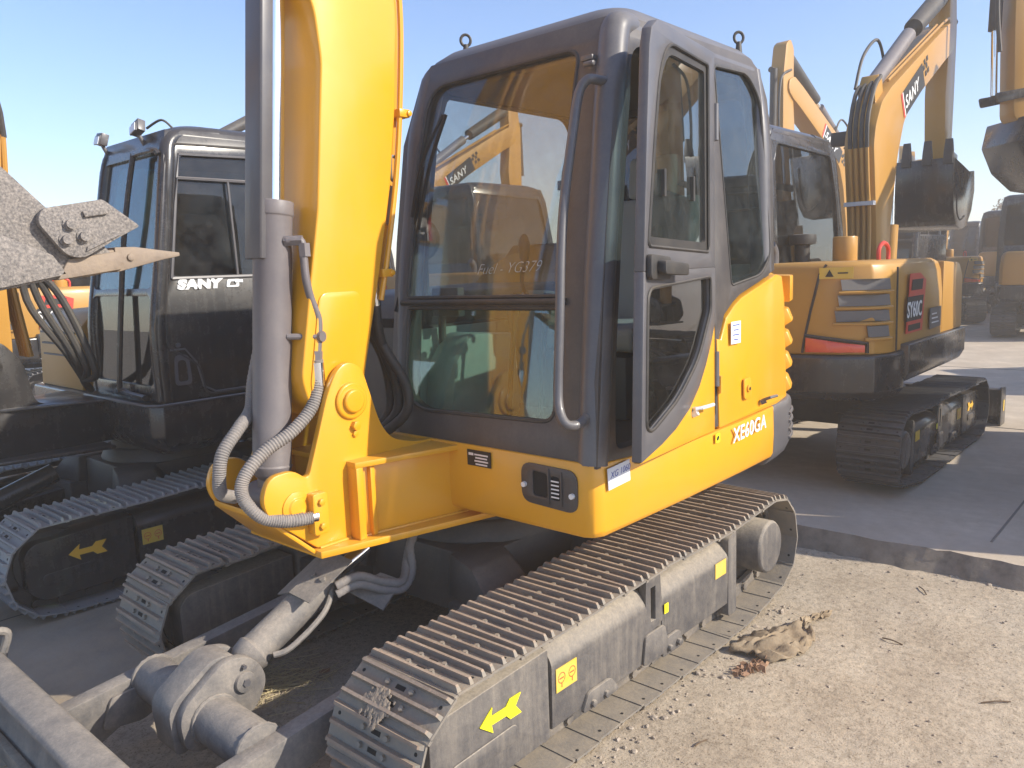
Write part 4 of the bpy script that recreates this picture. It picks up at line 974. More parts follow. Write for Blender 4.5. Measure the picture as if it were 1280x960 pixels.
def sany_cab(root, m, gl, gside, letters=False, front=True):
    YL = lambda z: interp([(1.0, .93), (1.7, .925), (2.3, .895), (2.5, .86)], z)
    YR = lambda z: interp([(1.0, .0), (1.7, -.0), (2.3, .03), (2.5, .06)], z)
    XF = lambda z: interp([(1.0, .42), (1.4, .42), (1.77, .36), (2.3, .27), (2.48, .22)], z)
    c = MB()
    fl = lambda u, v, w_: (u, YL(v) + w_, v); frr = lambda u, v, w_: (u, YR(v) + w_, v); ff = lambda u, v, w_: (XF(v) + w_, u, v)
    so = [(.415, 1.02), (.415, 1.42), (.355, 1.78), (.262, 2.30), (.21, 2.44), (.13, 2.50), (-.90, 2.50), (-.98, 2.42), (-1.0, 2.2), (-1.0, 1.02)]
    hh = rpoly([(.29, 1.70), (.225, 2.12), (.17, 2.36), (-.60, 2.38), (-.60, 1.70)], .035, 4)
    hh2 = rpoly([(-.68, 1.70), (-.68, 2.38), (-.90, 2.38), (-.93, 1.70)], .035, 4)
    c.map2(so, fl, -.04, 0, holes=[hh, hh2])
    c.map2(so, frr, 0, .04, holes=[rpoly([(.30, 1.5), (.225, 2.05), (.15, 2.38), (-.86, 2.40), (-.93, 2.30), (-.93, 1.5)], .05, 4)])
    c.map2([(.0, 1.02), (.925, 1.02), (.92, 1.77), (.885, 2.35), (.84, 2.50), (.07, 2.50), (.03, 2.35), (.0, 1.77)], ff, -.04, 0,
           holes=[rpoly([(.055, 1.60), (.06, 1.10), (.86, 1.10), (.86, 1.60)], .06, 5), rpoly([(.055, 1.64), (.87, 1.64), (.84, 2.38), (.08, 2.38)], .07, 5)])
    c.map2([(.0, 1.02), (.925, 1.02), (.92, 1.77), (.885, 2.35), (.84, 2.50), (.07, 2.50), (.03, 2.35), (.0, 1.77)], lambda u, v, w_: (-1.0 + w_, u, v), 0, .04,
           holes=[rpoly([(.10, 1.65), (.83, 1.65), (.80, 2.36), (.12, 2.36)], .05, 5)])
    c.bx(-.98, .40, .02, .91, 1.0, 1.03)
    cab = c.obj('cab', m, root, bev=.008)
    zz = (1.02, 1.4, 1.77, 2.1, 2.3, 2.43)
    for fy, sg in ((YL, -1), (YR, 1)):
        p = MB(); p.tube([(XF(z) - .04, fy(z) + sg * .04, z) for z in zz] + [(.10, fy(2.5) + sg * .045, 2.475), (-.1, fy(2.5) + sg * .05, 2.49)], .047, 14, sub=4); p.obj('cab_pillar', m, cab)
    rf = MB()
    rf.rings([rrect(-1.005, .225, .055, .865, .09, 2.44), rrect(-1.005, .22, .055, .865, .1, 2.475), rrect(-.98, .17, .075, .845, .11, 2.515), rrect(-.92, .10, .12, .80, .12, 2.54), rrect(-.8, .0, .2, .72, .1, 2.548)])
    rf.obj('cab_roof', m, cab)
    for nm, poly, f, w0, g in (('windshield', [(.04, 1.62), (.89, 1.62), (.86, 2.40), (.06, 2.40)], ff, -.02, gl), ('lower_windshield', [(.04, 1.08), (.88, 1.08), (.88, 1.62), (.04, 1.62)], ff, -.02, GLB if m is BLK else gl),
                               ('side_window', [(.31, 1.68), (.24, 2.12), (.18, 2.39), (-.62, 2.40), (-.62, 1.68)], fl, -.022, gside), ('rear_side_window', [(-.66, 1.68), (-.66, 2.40), (-.92, 2.40), (-.95, 1.68)], fl, -.022, gside),
                               ('right_window', [(.32, 1.48), (.24, 2.05), (.17, 2.40), (-.88, 2.42), (-.95, 2.3), (-.95, 1.48)], frr, .018, GLB)):
        g_ = MB(); g_.map2(poly, f, w0, w0 + .004); g_.obj(nm, g, cab)
    g_ = MB(); g_.map2([(.08, 1.63), (.85, 1.63), (.82, 2.38), (.10, 2.38)], lambda u, v, w_: (-.982 + w_, u, v), 0, .004); g_.obj('rear_window', gside, cab)
    # door seam, sliding window frame, lettering
    d = MB()
    def ln(pts, r, f=fl, w0=.001): d.tube([f(u, v, w0) for u, v in pts], r, 6, sub=1)
    seam = rpoly([(.36, 1.32), (.345, 1.5), (.27, 2.1), (.215, 2.42), (-.62, 2.44), (-.64, 1.03), (.16, 1.03), (.18, 1.20)], .05, 4)
    ln(seam + seam[:1], .007)
    d.obj('door_seam', RUB, cab)
    d = MB()
    ln([(.295, 1.69), (.225, 2.10), (.20, 2.235), (-.60, 2.235)], .010); ln([(.295, 1.69), (-.60, 1.69)], .010); ln([(-.10, 1.69), (-.10, 2.23)], .008); ln([(.20, 2.235), (.172, 2.365), (-.60, 2.385), (-.60, 1.69)], .008)
    d.obj('window_frame', GRY, cab)
    d = MB(); ln([(.345, 1.30), (.26, 1.30), (.20, 1.22), (.17, 1.08), (.10, 1.04), (-.55, 1.04)], .006); d.obj('door_edge', GRY, cab)
    d = MB(); d.map2(rpoly([(.335, 1.10), (.235, 1.10), (.245, 1.27), (.325, 1.27)], .03), fl, .0, .006, holes=[rpoly([(.315, 1.12), (.255, 1.12), (.262, 1.24), (.31, 1.24)], .02)]); d.cyl(fl(.30, 1.325, 0), fl(.30, 1.325, .012), .014, None, 12); d.obj('door_handle', GRY, cab)
    if letters:
        text('lettering', 'SANY', SLV, cab, fl(.268, 1.632, .002), (-1, 0, .0), (0, 0, 1), .070, .12, .004, .0055, xs=1.42)
        e_ = MB(); e_.map2(rpoly([(-.02, 1.63), (-.10, 1.63), (-.105, 1.675), (-.03, 1.675)], .01), fl, .001, .005, holes=[rpoly([(-.04, 1.64), (-.08, 1.64), (-.09, 1.662), (-.05, 1.662)], .005)]); e_.bx(-.125, -.075, .93, .934, 1.655, 1.672); e_.obj('emblem', SLV, cab)
    if front:
        h = MB(); h.tube([ff(.86, 2.36, .02), ff(.82, 2.385, .035), ff(.60, 2.385, .035), ff(.575, 2.34, .035), ff(.545, 1.9, .035), ff(.50, 1.15, .035), ff(.52, 1.06, .03), ff(.80, 1.04, .03)], .016, 8, sub=4); h.obj('window_guard_bar', m, cab)
    s = MB(); s.bx(-.75, -.2, .2, .70, 1.2, 1.42); s.prism(rpoly([(-.80, 1.40), (-.66, 1.40), (-.74, 2.05), (-.84, 2.05)], .03), 'y', .22, .68); s.prism(rpoly([(-.84, 2.07), (-.74, 2.07), (-.76, 2.26), (-.84, 2.26)], .02), 'y', .32, .58)
    s.obj('seat', PLA, cab, bev=.03)
    k = MB(); k.bx(.18, .26, .08, .24, 1.5, 1.66); k.tube([(.2, .12, 1.03), (.22, .14, 1.5)], .02, 8)
    for y in (.36, .52): k.tube([(.2, y, 1.05), (.16, y, 1.55)], .011, 6)
    k.obj('control_lever', RUB, cab)
    return cab

def sany_base(name='excavator', detail=True, deckm=BLK, hoodm=OCH, tilt=0.0, shoemats=None, boomy=0.0, letters=False, cabm=BLK, gl=GLB, gside=GLB, stick=True):
    root = empty(name, (0, 0, 0))
    sany_undercarriage(root, detail, shoemats or [SHB, SHB, HOLE], BLK)
    # deck and counterweight
    arc = [(-1.02, .90), (-1.22, .88), (-1.36, .82), (-1.46, .66), (-1.53, .42), (-1.56, .14), (-1.56, -.14), (-1.53, -.42), (-1.46, -.66), (-1.36, -.82), (-1.22, -.88), (-1.02, -.90)]
    d = MB(); pl = [(.47, -.92), (.47, .88), (.42, .935), (-1.02, .93), (-1.02, -.93)]
    d.rings([[(x * 1.0 - (.10 if x > 0 else 0), y * .86, .70) for x, y in pl], [(x - (.03 if x > 0 else 0), y * .97, .76) for x, y in pl], [(x, y, .82) for x, y in pl], [(x, y, 1.0) for x, y in pl]])
    deck = d.obj('deck', deckm, root, bev=.012, seg=3)
    tr = MB(); tr.tube([(.475, .0, 1.002), (.475, .86, 1.002), (.44, .93, 1.002), (.2, .938, 1.002), (-1.0, .935, 1.002)], .008, 6, sub=1); tr.obj('deck_edge', GRY, deck)
    c = MB(); c.rings([[(x + .06, y * .95, .66) for x, y in arc], [(x, y, .72) for x, y in arc], [(x, y, .94) for x, y in arc], [(x + .01, y * .99, .955) for x, y in arc]]); cw_ = c.obj('counterweight', deckm, root, bev=.014, seg=3)
    h = MB(); ha = [(-.15, -.90), (-.15, .0), (-1.03, .0), (-1.03, .86)] ; ar2 = [(-1.20, .86), (-1.33, .80), (-1.43, .64), (-1.49, .41), (-1.52, .14), (-1.52, -.14), (-1.49, -.41), (-1.43, -.64), (-1.34, -.80), (-1.22, -.865)]
    def hl(z, e):
        pts = ha + ar2; cx_, cy_ = -1.1, -.25
        return [(x + (cx_ - x) * e, y + (cy_ - y) * e, z) for x, y in pts]
    h.rings([hl(.958, .0), hl(1.30, .004), hl(1.46, .02), hl(1.52, .045), hl(1.545, .10)])
    hood = h.obj('engine_hood', hoodm, root, bev=.012, seg=3)
    # right front box and its louvre panel
    rb_ = MB(); rb_.prism(rpoly([(.42, 1.0), (.40, 1.40), (.30, 1.50), (-.149, 1.52), (-.149, 1.0)], [0, .04, .04, 0, 0]), 'y', -.90, -.18); ro_ = rb_.obj('right_housing', hoodm, root, bev=.012)
    for k in range(4):
        g = MB(); g.bx(.395, .422 - .012 * k * .3, -.82, -.26, 1.36 - k * .075, 1.372 - k * .075); g.obj('grille_slat', PLA, ro_)
    def rear(th, z, e=0.0):     # point on the rear of the hood, th from right corner (0) to left (1)
        pts = [Vector((x, y, 0)) for x, y in reversed(ar2)]
        L = [0]
        for a, b in zip(pts, pts[1:]): L.append(L[-1] + (b - a).length)
        s = th * L[-1]; k = 0
        while k < len(pts) - 2 and L[k + 1] < s: k += 1
        p = pts[k].lerp(pts[k + 1], (s - L[k]) / (L[k + 1] - L[k])); t = (pts[k + 1] - pts[k]).normalized(); n_ = Vector((t.y, -t.x, 0)); n_ = n_ if n_.x < .1 or n_.y < -.5 else -n_
        return p + n_ * e + Vector((0, 0, z))
    for i in range(4):
        z0 = 1.365 - i * .098; t0, t1_ = (.012, .165 + .008 * i) if i < 3 else (.012, .085)
        g = MB(); g.map2([(t0 + (t1_ - t0) * k / 6, z0) for k in range(7)] + [(t0 + (t1_ - t0) * k / 6 + .006, z0 + .068) for k in reversed(range(7))], lambda u, v, w_: rear(u, v, w_), -.01, .020)
        g.obj('louvre', PLA, hood)
        f_ = MB(); f_.tube([rear(t0 - .01 + (t1_ - t0 + .02) * k / 6, z0 - .014, .018) for k in range(7)], .010, 6, sub=1); f_.obj('louvre_rib', hoodm, hood)
    s_ = MB(); s_.tube([rear(.215, 1.53, .0), rear(.235, 1.47, .002), rear(.26, 1.25, .002), rear(.28, 1.05, .002), rear(.285, .97, .002)], .008, 6, sub=1); s_.obj('panel_seam', RUB, hood)
    s_ = MB(); s_.tube([(-1.16, -.880, 1.50), (-1.16, -.886, .97)], .006, 6, sub=1); s_.obj('panel_seam', RUB, hood)
    rl_ = MB(); rl_.map2([(.095 + k * .036, .975) for k in range(6)] + [(.095 + k * .036, 1.02 + .010 * k) for k in reversed(range(6))], lambda u, v, w_: rear(u, v, w_), .0, .02); rl_.obj('rear_reflector', LRED, hood, bev=.004)
    rl_ = MB(); rl_.tube([rear(.088, .97, .012)] + [rear(.088 + k * .038, 1.032 + .010 * k, .012) for k in range(6)], .012, 6, sub=1); rl_.obj('reflector_trim', RUB, hood)
    w_s = decal('warning_sticker', STY, hood, rear(.185, 1.475, .006), rear(.165, 1.475) - rear(.205, 1.475), (0, 0, 1), .20, .07, .003)
    tri = MB(); decal('', None, None, rear(.205, 1.475, .011), rear(.165, 1.475) - rear(.205, 1.475), (0, 0, 1), .05, .045, .001, [(-.5, -.5), (.5, -.5), (0, .5)], mb=tri)
    decal('', None, None, rear(.165, 1.475, .011), rear(.165, 1.475) - rear(.205, 1.475), (0, 0, 1), .06, .008, .001, mb=tri); tri.obj('pictogram', INK, w_s)
    # badge on the right side
    yb = -.888
    bp = MB(); bp.map2([(-.98, 1.06), (-.62, 1.06), (-.56, 1.40), (-.70, 1.45), (-.92, 1.45)], lambda u, v, w_: (u - .0, yb - w_, v), 0, .004); bd = bp.obj('model_badge', RED, hood)
    bp = MB(); bp.map2([(-1.0, 1.14), (-.66, 1.14), (-.62, 1.30), (-.98, 1.30)], lambda u, v, w_: (u, yb - w_, v), .004, .007); bp.map2([(-.90, 1.34), (-.66, 1.34), (-.64, 1.41), (-.88, 1.41)], lambda u, v, w_: (u, yb - w_, v), .004, .007)
    bp.map2([(-.94, 1.075), (-.68, 1.075), (-.68, 1.115), (-.94, 1.115)], lambda u, v, w_: (u, yb - w_, v), .004, .007); bp.obj('badge_panel', INK, bd)
    text('model_lettering', 'SY60C', WHT, bd, (-.985, yb - .0075, 1.165), (1, 0, 0), (0, 0, 1), .145, 0, .001, .002, xs=.82)
    dp = MB(); dp.map2([(-.48, 1.05), (-.20, 1.06), (-.20, 1.20), (-.48, 1.20)], lambda u, v, w_: (u, yb - .012 - w_, v), 0, .004); po = dp.obj('dark_label', GRY, hood)
    dp = MB()
    for i in range(3): dp.bx(-.44, -.26 - .03 * i, yb - .018, yb - .0165, 1.09 + i * .03, 1.10 + i * .03)
    dp.obj('label_text', SLV, po)
    ex = MB(); ex.tube([(-1.12, -.05, 1.50), (-1.12, -.05, 1.62), (-1.17, -.05, 1.67)], .035, 12, sub=3); ex.obj('exhaust_pipe', GRY, hood)
    pc = MB(); pc.cyl((-.50, -.32, 1.50), (-.50, -.32, 1.72), .085, None, 20); pc.obj('air_filter', hoodm, root, bev=.01)
    pc = MB(); pc.lathe((-.62, -.05, 1.50), (0, 0, 1), [(0, .055), (.17, .055), (.175, .095), (.21, .10), (.245, .095), (.25, .05)], 20); pc.obj('pre_cleaner', RUB, root)
    kf = MB(); kf.tube([(-.70, -.62, 1.53), (-.70, -.62, 1.62), (-.60, -.62, 1.66), (-.50, -.62, 1.62), (-.50, -.62, 1.53)], .015, 8, sub=4); kf.obj('hand_rail', RED, root)
    sany_bracket(root, deckm)
    sany_boom(root, tilt, stick=stick)
    sany_cab(root, cabm, gl, gside, letters)
    return root

# -- the SY60C behind, facing away; every other one in the yard is a copy of it
SZ = 0.10
sy = sany_base()
for o in sy.children:
    pass
sy.location = (-3.32, 0.05, SZ); sy.rotation_euler = (0, 0, math.pi)
tag(sy, 'ochre excavator parked tail first right behind the foreground one, SY60C badge on its hood', 'excavator', 'ochre excavators parked on the concrete behind')

# -- the black cabbed neighbour on the left
lm_ = sany_base(letters=True, tilt=R(-5), gl=GLT, gside=GLB, hoodm=OCH, shoemats=[mat('grey_shoe_steel', (.27, .265, .26), .5, .3, dust=.45, dustup=.35, dcol=(.36, .33, .30), bump=.3)] * 2 + [HOLE])
lm_.location = (0.90, -2.75, 0)
tag(lm_, 'excavator with shiny black cab and silver SANY letters beside the yellow one', 'excavator')
for (x, y, tl) in ((.25, .10, -.1), (.25, .60, .35)):
    wl = MB(); q = Matrix.Rotation(-.25, 3, 'Y') @ Matrix.Rotation(tl, 3, 'X')
    wl.box((x, y, 2.535), (.045, .085, .07), q); wl.box((x + .026, y, 2.53), (.010, .075, .058), q); wl.tube([(x, y, 2.50), (x - .03, y, 2.44)], .012, 8)
    o = wl.obj('work_light', GRY, lm_, bev=.006)
    wl = MB(); wl.box((x + .033, y, 2.529), (.004, .062, .046), q); wl.obj('lamp_glass', SLV, o)
wr = MB(); wr.tube([(.22, .64, 2.53), (.17, .72, 2.57), (.12, .74, 2.53)], .007, 6); wr.obj('lamp_cable', RUB, lm_)
for k in range(4):
    h = MB(); h.tube([(.78, .16 + .03 * k, 1.95 - .05 * k), (.80 - .05 * k, .22 + .03 * k, 1.60), (.66 - .04 * k, .30 + .03 * k, 1.30 - .04 * k), (.55, .22, 1.12), (.48, .12, 1.04)], .021, 8, sub=6); h.obj('hydraulic_hose', RUB, lm_)
lab = decal('paper_label', PAP, lm_, (-.10, .895, .26), (-1, 0, 0), (0, 0, 1), .10, .09, .003)

def clone(x, y, rz, label, group='ochre excavators parked on the concrete behind', scale=1.0):
    c = copy_tree(sy); c.location = (x, y, SZ); c.rotation_euler = (0, 0, rz); c.scale = (scale,) * 3
    tag(c, label, 'excavator', group); return c
clone(-4.2, -3.75, math.pi, 'ochre excavator whose dark cab shows through the windshield of the yellow one')
clone(-4.2, -6.8, math.pi + R(1), 'ochre excavator whose raised SANY boom shows through the windshield glass')
clone(-3.9, -11.2, math.pi, 'ochre excavator far left, boom rising just above the black cab roof')
clone(-3.65, 3.15, R(205), 'ochre excavator parked outside the right edge, casting shade on the concrete')
clone(-1.1, -9.0, math.pi, 'ochre excavator seen through the gap between the raised bucket and the black cab')
G2 = 'ochre excavators of the far row facing this way'
clone(-12.95, -2.75, R(-4), 'far ochre excavator, its raised SANY boom showing above the cab of the one behind', G2, 1.12)
clone(-14.6, .10, R(187), 'ochre excavator at the right edge turned away, its hood beside the pale cab', G2, 1.0)
clone(-9.2, 3.50, R(-47), 'tall ochre excavator reaching in from the right edge with the highest hanging bucket', G2, 1.2)
clone(-17.0, -2.7, R(205), 'far ochre excavator with pale cab seen between the hood and the right edge', G2, .95)
clone(-17.5, .15, R(15), 'distant ochre excavator at the right edge, only a low dark bucket showing', G2, 1.0)
clone(-23.0, -5.3, R(20), 'distant ochre excavator glimpsed under the raised black bucket', G2)
clone(-20.5, -1.2, R(170), 'distant ochre excavator between the pale cab and the hood at the right edge', G2)
clone(-18.5, 1.2, R(185), 'distant ochre excavator turned away at the right edge under the hanging bucket', G2)
clone(-24.5, -2.0, R(15), 'far back ochre excavator over the hood at the right edge', G2)
clone(-20.5, -7.0, R(190), 'distant ochre excavator turned away, glimpsed left of the smallest one', G2)
clone(-27.0, -4.6, R(-5), 'smallest distant ochre excavator, far back behind the hood of the one behind', G2)

# ================================================================== ground
def ground_mat():
    m = bpy.data.materials.new('sandy_ground'); m.use_nodes = True
    n = m.node_tree.nodes; L = m.node_tree.links; b = n['Principled BSDF']; b.inputs['Roughness'].default_value = .95
    geo = n.new('ShaderNodeNewGeometry')
    def nz(s, d=8, r=.65):
        t = n.new('ShaderNodeTexNoise'); t.inputs['Scale'].default_value = s; t.inputs['Detail'].default_value = d; t.inputs['Roughness'].default_value = r
        L.new(geo.outputs['Position'], t.inputs['Vector']); return t.outputs['Fac']
    def ramp(f, *st):
        r = n.new('ShaderNodeValToRGB'); r.color_ramp.elements[0].position = st[0][0]; r.color_ramp.elements[0].color = (*st[0][1], 1)
        r.color_ramp.elements[1].position = st[-1][0]; r.color_ramp.elements[1].color = (*st[-1][1], 1)
        for p, c in st[1:-1]:
            e = r.color_ramp.elements.new(p); e.color = (*c, 1)
        L.new(f, r.inputs[0]); return r.outputs[0]
    def mx(f, a, c, mode='MIX'):
        x = n.new('ShaderNodeMix'); x.data_type = 'RGBA'; x.blend_type = mode
        for k, v in ((0, f), (6, a), (7, c)):
            if isinstance(v, tuple): x.inputs[k].default_value = (*v, 1)
            elif isinstance(v, (int, float)): x.inputs[k].default_value = v
            else: L.new(v, x.inputs[k])
        return x.outputs[2]
    big = ramp(nz(1.3, 7, .7), (.30, (.33, .265, .19)), (.45, (.45, .37, .27)), (.56, (.50, .42, .315)), (.72, (.41, .35, .275)))
    fine = ramp(nz(34, 6, .75), (.30, (.62, .60, .57)), (.52, (1, 1, 1)), (.75, (1.22, 1.18, 1.12)))
    c = mx(1.0, big, fine, 'MULTIPLY')
    spk = ramp(nz(130, 2, .5), (.30, (.45, .42, .38)), (.42, (1, 1, 1)), (1.0, (1.1, 1.08, 1.05)))
    c = mx(.8, c, mx(1.0, c, spk, 'MULTIPLY')); L.new(c, b.inputs['Base Color'])
    bp = n.new('ShaderNodeBump'); bp.inputs['Strength'].default_value = .55; bp.inputs['Distance'].default_value = .010
    ad = n.new('ShaderNodeMath'); ad.operation = 'ADD'; m2 = n.new('ShaderNodeMath'); m2.operation = 'MULTIPLY'; m2.inputs[1].default_value = .5
    L.new(nz(28, 8, .7), ad.inputs[0]); L.new(nz(110, 4, .7), m2.inputs[0]); L.new(m2.outputs[0], ad.inputs[1]); L.new(ad.outputs[0], bp.inputs['Height']); L.new(bp.outputs[0], b.inputs['Normal'])
    return m
SAND = ground_mat()
CONC = mat('worn_concrete', (.29, .245, .19), .85, dust=.85, dustup=.10, dcol=(.40, .31, .21), bump=.8, bscale=24, var=.28, vscale=2.6, dscale=3.2)
CONC2 = mat('pale_concrete', (.57, .485, .38), .85, dust=.7, dustup=.08, dcol=(.44, .355, .255), bump=.5, bscale=24, var=.22, vscale=2.3, dscale=4.5)
from mathutils import noise as N
def hgt(x, y):
    if not (-1.5 < x < 4 and -1.2 < y < 4.5): return -.012
    d = min((x + 1.5) / .2, (4 - x) / .3, (y + 1.2) / .3, (4.5 - y) / .3, 1.0)
    h = N.noise(Vector((x * 2.1, y * 2.1, 0))) * .012 + N.noise(Vector((x * 9, y * 9, 3))) * .006 + N.noise(Vector((x * 26, y * 26, 7))) * .004
    return -.012 + (h * d + .006 * d)
gb = MB()
xs = [-300, -60, -15, -4] + [-1.6 + i * .045 for i in range(126)] + [6, 20, 80, 300]
ys = [-300, -60, -15, -4] + [-1.3 + i * .045 for i in range(131)] + [8, 20, 80, 300]
vs = [(x, y, hgt(x, y)) for x in xs for y in ys]; ny = len(ys)
gb.add(vs, [(i * ny + j, (i + 1) * ny + j, (i + 1) * ny + j + 1, i * ny + j + 1) for i in range(len(xs) - 1) for j in range(ny - 1)])
o = gb.obj('ground', SAND, ang=180); tag(o, None, None, kind='structure')
# concrete hard standing to the left, flush with the ground
cb = MB(); edge = []
q = random.Random(3)
for i in range(70):
    x = 8 - i * (9.15 / 69); edge.append((x, -.62 + .05 * N.noise(Vector((x * 2, 0, 0))) + q.uniform(-.012, .012)))
cb.map2([(8, -60), (8, edge[0][1])] + edge[1:] + [(-1.15, -60)], lambda u, v, w_: (u, v, w_), -.02, .004)
o = cb.obj('concrete_yard', CONC, flat=True); tag(o, None, None, kind='structure')
cj = MB()
for x0, y0, x1, y1 in ((8, -1.98, -1.1, -2.05), (2.9, -.7, 3.0, -12), (-.9, -.7, -.9, -12)):
    d = Vector((x1 - x0, y1 - y0, 0)); nrm = Vector((-d.y, d.x, 0)).normalized() * .006; n_ = 40; l = []
    for i in range(n_ + 1):
        p = Vector((x0, y0, 0)) + d * i / n_ + nrm * q.uniform(-1, 1) * .8; l.append(p)
    for i in range(n_):
        a, b_ = l[i], l[i + 1]; cj.add([a - nrm + Vector((0, 0, .006)), b_ - nrm + Vector((0, 0, .006)), b_ + nrm + Vector((0, 0, .006)), a + nrm + Vector((0, 0, .006))], [(0, 1, 2, 3)])
o = cj.obj('yard_joint', DRK, flat=True); tag(o, None, None, kind='structure')
# raised slab behind with a broken edge
sb = MB(); top = []; bot = []
for i in range(240):
    y = -30 + i * .25 if i < 100 else -5 + (i - 100) * .06
    x = -1.27 - .10 * (y - 1.0) * .28 + .035 * N.noise(Vector((y * 3, 0, 0))) + .030 * N.noise(Vector((y * 13, 1, 0)))
    top.append(Vector((x - .03 + .015 * N.noise(Vector((y * 31, 5, 0))), y, SZ))); bot.append(Vector((x + .05 + .04 * N.noise(Vector((y * 11, 9, 0))), y, -.02)))
y = top[-1].y
n_ = len(top)
mid = [a.lerp(b_, .5) + Vector((.02 * N.noise(a * 23), 0, .01 * N.noise(b_ * 29))) for a, b_ in zip(top, bot)]
vs = bot + mid + top + [Vector((-120, p.y, SZ)) for p in top]
fs = [(k * n_ + i, k * n_ + i + 1, (k + 1) * n_ + i + 1, (k + 1) * n_ + i) for k in range(3) for i in range(n_ - 1)]
sb.add(vs, fs); sb.add([top[-1] , (-120, top[-1].y, SZ), (-120, 40, SZ), (top[-1].x, 40, SZ), (-120, -60, SZ), (top[0].x, -60, SZ), top[0], (-120, top[0].y, SZ)], [(0, 1, 2, 3), (4, 5, 6, 7)])
o = sb.obj('concrete_slab', [CONC2, mat('broken_slab_edge', (.22, .19, .155), .95, dust=.4, dustup=.3, dcol=(.25, .21, .17), bump=1.0, bscale=18, var=.4, vscale=14)], ang=50)
for p in o.data.polygons:
    if p.center.x > -1.9 and p.center.z < SZ - .002: p.material_index = 1; tag(o, None, None, kind='structure')
cj = MB()
for y0 in (1.62, -2.4):
    cj.bx(-60, -1.6, y0 - .006, y0 + .006, SZ + .001, SZ + .004)
for x0 in (-4.9, -9): cj.bx(x0 - .006, x0 + .006, -30, 30, SZ + .001, SZ + .0035)
o = cj.obj('slab_joint', mat('joint_filler', (.20, .175, .15), .9), flat=True); tag(o, None, None, kind='structure')

# loose stones, one object of stuff
STN = mat('loose_stones', (.38, .31, .235), .9, dust=.2, dcol=(.30, .27, .24), var=.35, vscale=60)
st = MB()
ico = [Vector(v).normalized() for v in [(0, 1, 1.6), (0, -1, 1.6), (0, 1, -1.6), (0, -1, -1.6), (1, 1.6, 0), (-1, 1.6, 0), (1, -1.6, 0), (-1, -1.6, 0), (1.6, 0, 1), (-1.6, 0, 1), (1.6, 0, -1), (-1.6, 0, -1)]]
icf = [(0, 1, 8), (0, 8, 4), (0, 4, 5), (0, 5, 9), (0, 9, 1), (1, 6, 8), (8, 6, 10), (8, 10, 4), (4, 10, 2), (4, 2, 5), (5, 2, 11), (5, 11, 9), (9, 11, 7), (9, 7, 1), (1, 7, 6), (3, 6, 7), (3, 7, 11), (3, 11, 2), (3, 2, 10), (3, 10, 6)]
def stone(x, y, r, z=None):
    z = hgt(x, y) if z is None else z
    s = Vector((q.uniform(.7, 1.3), q.uniform(.7, 1.3), q.uniform(.45, .8))) * r; a = q.uniform(0, 6)
    M = Matrix.Rotation(a, 3, 'Z')
    st.add([Vector((x, y, z + r * .2)) + M @ Vector((v.x * s.x * q.uniform(.8, 1.2), v.y * s.y * q.uniform(.8, 1.2), v.z * s.z)) for v in ico], icf)
for i in range(3400):
    x, y = q.uniform(-1.15, 2.6), q.uniform(.9, 2.9)
    if N.noise(Vector((x * 2.5, y * 2.5, 4))) < q.uniform(-.7, .3): continue
    stone(x, y, .0014 + .007 * q.random() ** 5)
for i in range(300):       # broken gravel along the shoes and the slab edge
    if i % 2: x, y = q.uniform(-.4, 1.9), q.gauss(1.0, .03)
    else: y = q.uniform(.2, 2.6); x = -1.23 - .028 * (y - 1) + q.gauss(.03, .05)
    stone(x, y, .003 + .011 * q.random() ** 2)
for i in range(500):
    stone(q.uniform(-.3, 2.4), q.uniform(-.6, .95), .002 + .007 * q.random() ** 3)
o = st.obj('gravel', STN, flat=True); tag(o, 'small loose stones scattered over the sandy ground', None, kind='stuff')

cd_ = MB(); st_keep = st; st = cd_
for i in range(150):
    stone(1.925 + q.gauss(0, .016), .74 + q.gauss(0, .026), .003 + .007 * q.random(), z=0)
for v in cd_.v: v.z = v.z + .440 - (v.x - 1.925) * .95
o = cd_.obj('dirt_clod', mat('dry_mud', (.27, .215, .16), .95), flat=True); tag(o, 'crumbly lump of dry dirt stuck on the front shoes of the near track', 'dirt clod'); st = st_keep
# torn sacking by the rear end of the near track
SACK = mat('dusty_sackcloth', (.23, .165, .10), .95, dust=.7, dustup=.12, dcol=(.42, .33, .22), bump=.6, bscale=120)
sk = MB(); nx, ny_ = 34, 16; vv = []
for i in range(nx):
    for j in range(ny_):
        u, v = i / (nx - 1), j / (ny_ - 1)
        x = .22 - u * .62 + .02 * N.noise(Vector((v * 3, u * 2, 0))); wv = .15 * math.sin(math.pi * min(1, u * 1.3 + .15)) ** .6 * (1 - .5 * u)
        y = 1.05 + (v - .35) * 2 * wv + u * .14 + .03 * N.noise(Vector((u * 7, v * 3, 2)))
        z = .008 + .020 * math.sin(math.pi * v) * math.sin(math.pi * min(1, u + .1)) + .050 * abs(N.noise(Vector((u * 8, v * 5, 1)))) + .016 * N.noise(Vector((u * 22, v * 15, 5)))
        vv.append((x, y, max(z, .001)))
sk.add(vv, [(i * ny_ + j, (i + 1) * ny_ + j, (i + 1) * ny_ + j + 1, i * ny_ + j + 1) for i in range(nx - 1) for j in range(ny_ - 1)])
o = sk.obj('sackcloth', SACK, ang=60); tag(o, 'torn dusty sackcloth lying on the sand by the rear of the near track', 'sack')
so_ = o.modifiers.new('thick', 'SOLIDIFY'); so_.thickness = .004
